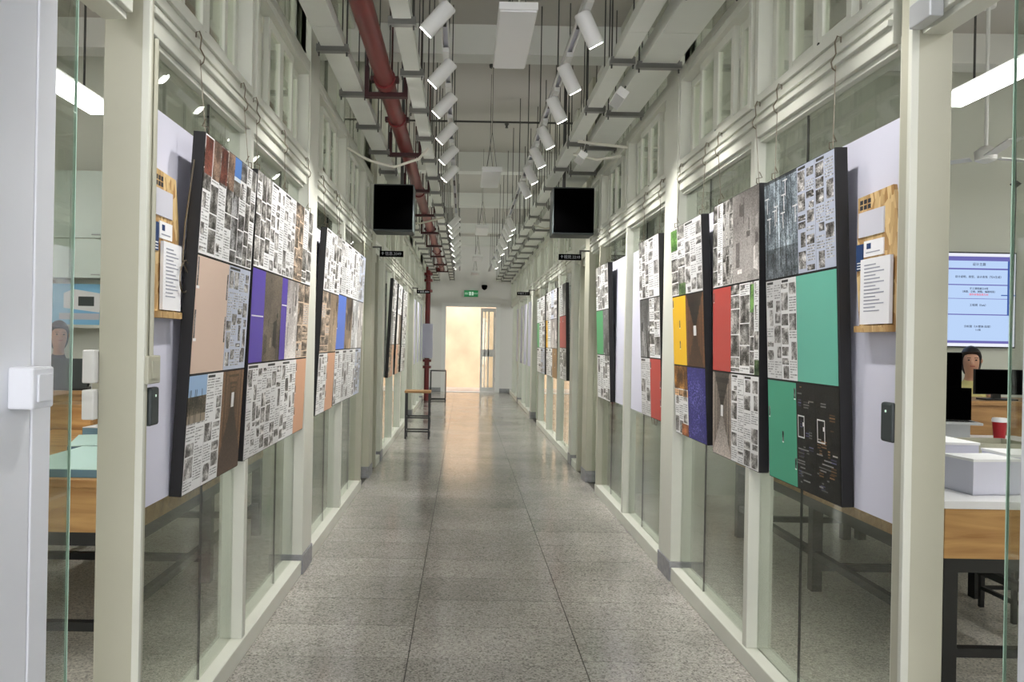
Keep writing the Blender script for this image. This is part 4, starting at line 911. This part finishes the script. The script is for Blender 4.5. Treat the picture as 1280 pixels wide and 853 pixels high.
# ------------------------------------------------------------------ people (seated at the desks)
def person(loc, rz, cloth, lab, seat, lean=.12, hd=.40):
    root = empty('person', loc, (0, 0, rz), label=lab, cat='person')
    # local: faces -y ; z from floor ; pelvis above seat
    P = {'pel': (0, .02, seat+.11), 'bel': (0, 0, seat+.26), 'che': (0, -lean*.6, seat+.45), 'nb': (0, -lean, seat+.60), 'nk': (0, -lean-.01, seat+.65), 'h0': (0, -lean-.04, seat+.715), 'h1': (0, -lean-.035, seat+.79), 'h2': (0, -lean-.02, seat+.86)}
    R_ = {'pel': (.15, .11), 'bel': (.13, .095), 'che': (.155, .10), 'nb': (.06, .055), 'nk': (.043, .045), 'h0': (.060, .078), 'h1': (.074, .092), 'h2': (.056, .066)}
    E_ = [('pel', 'bel'), ('bel', 'che'), ('che', 'nb'), ('nb', 'nk'), ('nk', 'h0'), ('h0', 'h1'), ('h1', 'h2')]
    for sd, g in ((-1, 'a'), (1, 'b')):
        q = {'sh': (sd*.17, -lean*.85, seat+.53), 'el': (sd*.22, -lean-.10, seat+.28), 'wr': (sd*.12, -lean-.32, seat+hd), 'ha': (sd*.10, -lean-.39, seat+hd+.005), 'hi': (sd*.10, -.05, seat+.08), 'kn': (sd*.12, -.45, seat+.06), 'an': (sd*.12, -.36, .30), 'to': (sd*.12, -.50, .27)}
        rr = {'sh': (.062, .062), 'el': (.043, .043), 'wr': (.029, .026), 'ha': (.034, .018), 'hi': (.092, .088), 'kn': (.062, .062), 'an': (.042, .042), 'to': (.038, .028)}
        for k in q: P[g+k] = q[k]; R_[g+k] = rr[k]
        E_ += [('che', g+'sh'), (g+'sh', g+'el'), (g+'el', g+'wr'), (g+'wr', g+'ha'), ('pel', g+'hi'), (g+'hi', g+'kn'), (g+'kn', g+'an'), (g+'an', g+'to')]
        for f in range(5):
            a = (f-2)*.011; fk = '%sf%d' % (g, f); ln = (.055, .07, .075, .068, .04)[f] if sd > 0 else (.04, .068, .075, .07, .055)[f]
            th = (f == 4 and sd > 0) or (f == 0 and sd < 0)
            P[fk] = (sd*.10+a*1.6, -lean-.41-(0 if th else ln*.5), seat+hd); P[fk+'t'] = (sd*.10+a*(2.6 if th else 1.8), -lean-.42-ln, seat+hd-.012); R_[fk] = (.0095, .009); R_[fk+'t'] = (.007, .007); E_ += [(g+'ha', fk), (fk, fk+'t')]
    keys = list(P); idx = {k: i for i, k in enumerate(keys)}
    me = bpy.data.meshes.new('body'); me.from_pydata([P[k] for k in keys], [(idx[a], idx[b]) for a, b in E_], [])
    o = bpy.data.objects.new('body', me); COL.objects.link(o)
    bpy.context.view_layer.objects.active = o
    sk = o.modifiers.new('skin', 'SKIN'); sk.use_smooth_shade = True; o.modifiers.new('sub', 'SUBSURF').levels = 2
    for k in keys:
        v = me.skin_vertices[0].data[idx[k]]; v.radius = R_[k]; v.use_root = (k == 'pel')
    bpy.context.view_layer.update()
    m2 = bpy.data.meshes.new_from_object(o.evaluated_get(bpy.context.evaluated_depsgraph_get())); bpy.data.objects.remove(o)
    m2.materials.clear()
    for mm in (SKIN, cloth, DCLOTH): m2.materials.append(mm)
    for p in m2.polygons:
        c = p.center
        hand = c.y < -lean-.28 and abs(c.x) < .2 and c.z > seat+hd-.07 and c.z < seat+hd+.1
        p.material_index = 0 if (c.z > seat+.615 or hand) else (2 if c.z < seat+.17 and (c.y < .2) and not (c.z > seat+.25) else 1); p.use_smooth = True
    b = bpy.data.objects.new('body', m2); COL.objects.link(b); b.parent = root
    hz = seat+.80; hy = -lean-.03
    hair = MB(); n, mr = 18, 9; vb = []
    for i in range(mr+1):
        for j in range(n):
            ph_ = PI*i/mr; th = 2*PI*j/n; x = .085*math.sin(ph_)*math.cos(th); y = .105*math.sin(ph_)*math.sin(th); z = .115*math.cos(ph_)
            if z < 0 and y > -.03: z *= 1.5; y = y*1.05
            if y < -.02 and z < .055: y = -.02 + (y+.02)*.15; x *= .98
            hair.v.append((x, hy+.014+y, hz+.01+z))
    for i in range(mr):
        for j in range(n): hair.f.append((i*n+j, i*n+(j+1) % n, (i+1)*n+(j+1) % n, (i+1)*n+j))
    hair.build('hair', HAIR, root, smooth=True)
    for sd in (-1, 1):
        MB().lathe([(.004, -.006), (.0095, 0), (.004, .006)], 8, (sd*.028, hy-.082, hz-.004)).build('eye', HAIR, root)
        MB().lathe([(.006, -.02), (.012, 0), (.006, .02)], 8, (sd*.078, hy, hz-.01)).build('ear', SKIN, root)
        box('eyebrow', HAIR, (sd*.028-.014, sd*.028+.014, hy-.09, hy-.083, hz+.014, hz+.018), root)
    MB().prism([(-.086+hy, hz), (-.108+hy, hz-.032), (-.08+hy, hz-.038)], 0, -.009, .009).build('nose', SKIN, root)
    box('mouth', mat('lip', (.66, .33, .32), .5), (-.018, .018, hy-.09, hy-.083, hz-.062, hz-.054), root)
    return root
person((4.60, 7.0, 0), -.45, YELLOW, 'person in pale yellow top with dark hair seated behind the monitors', .56, hd=.51)
person((-3.72, 7.02, 0), .6, DCLOTH, 'person in dark top leaning over the desk below the shelf', .64)
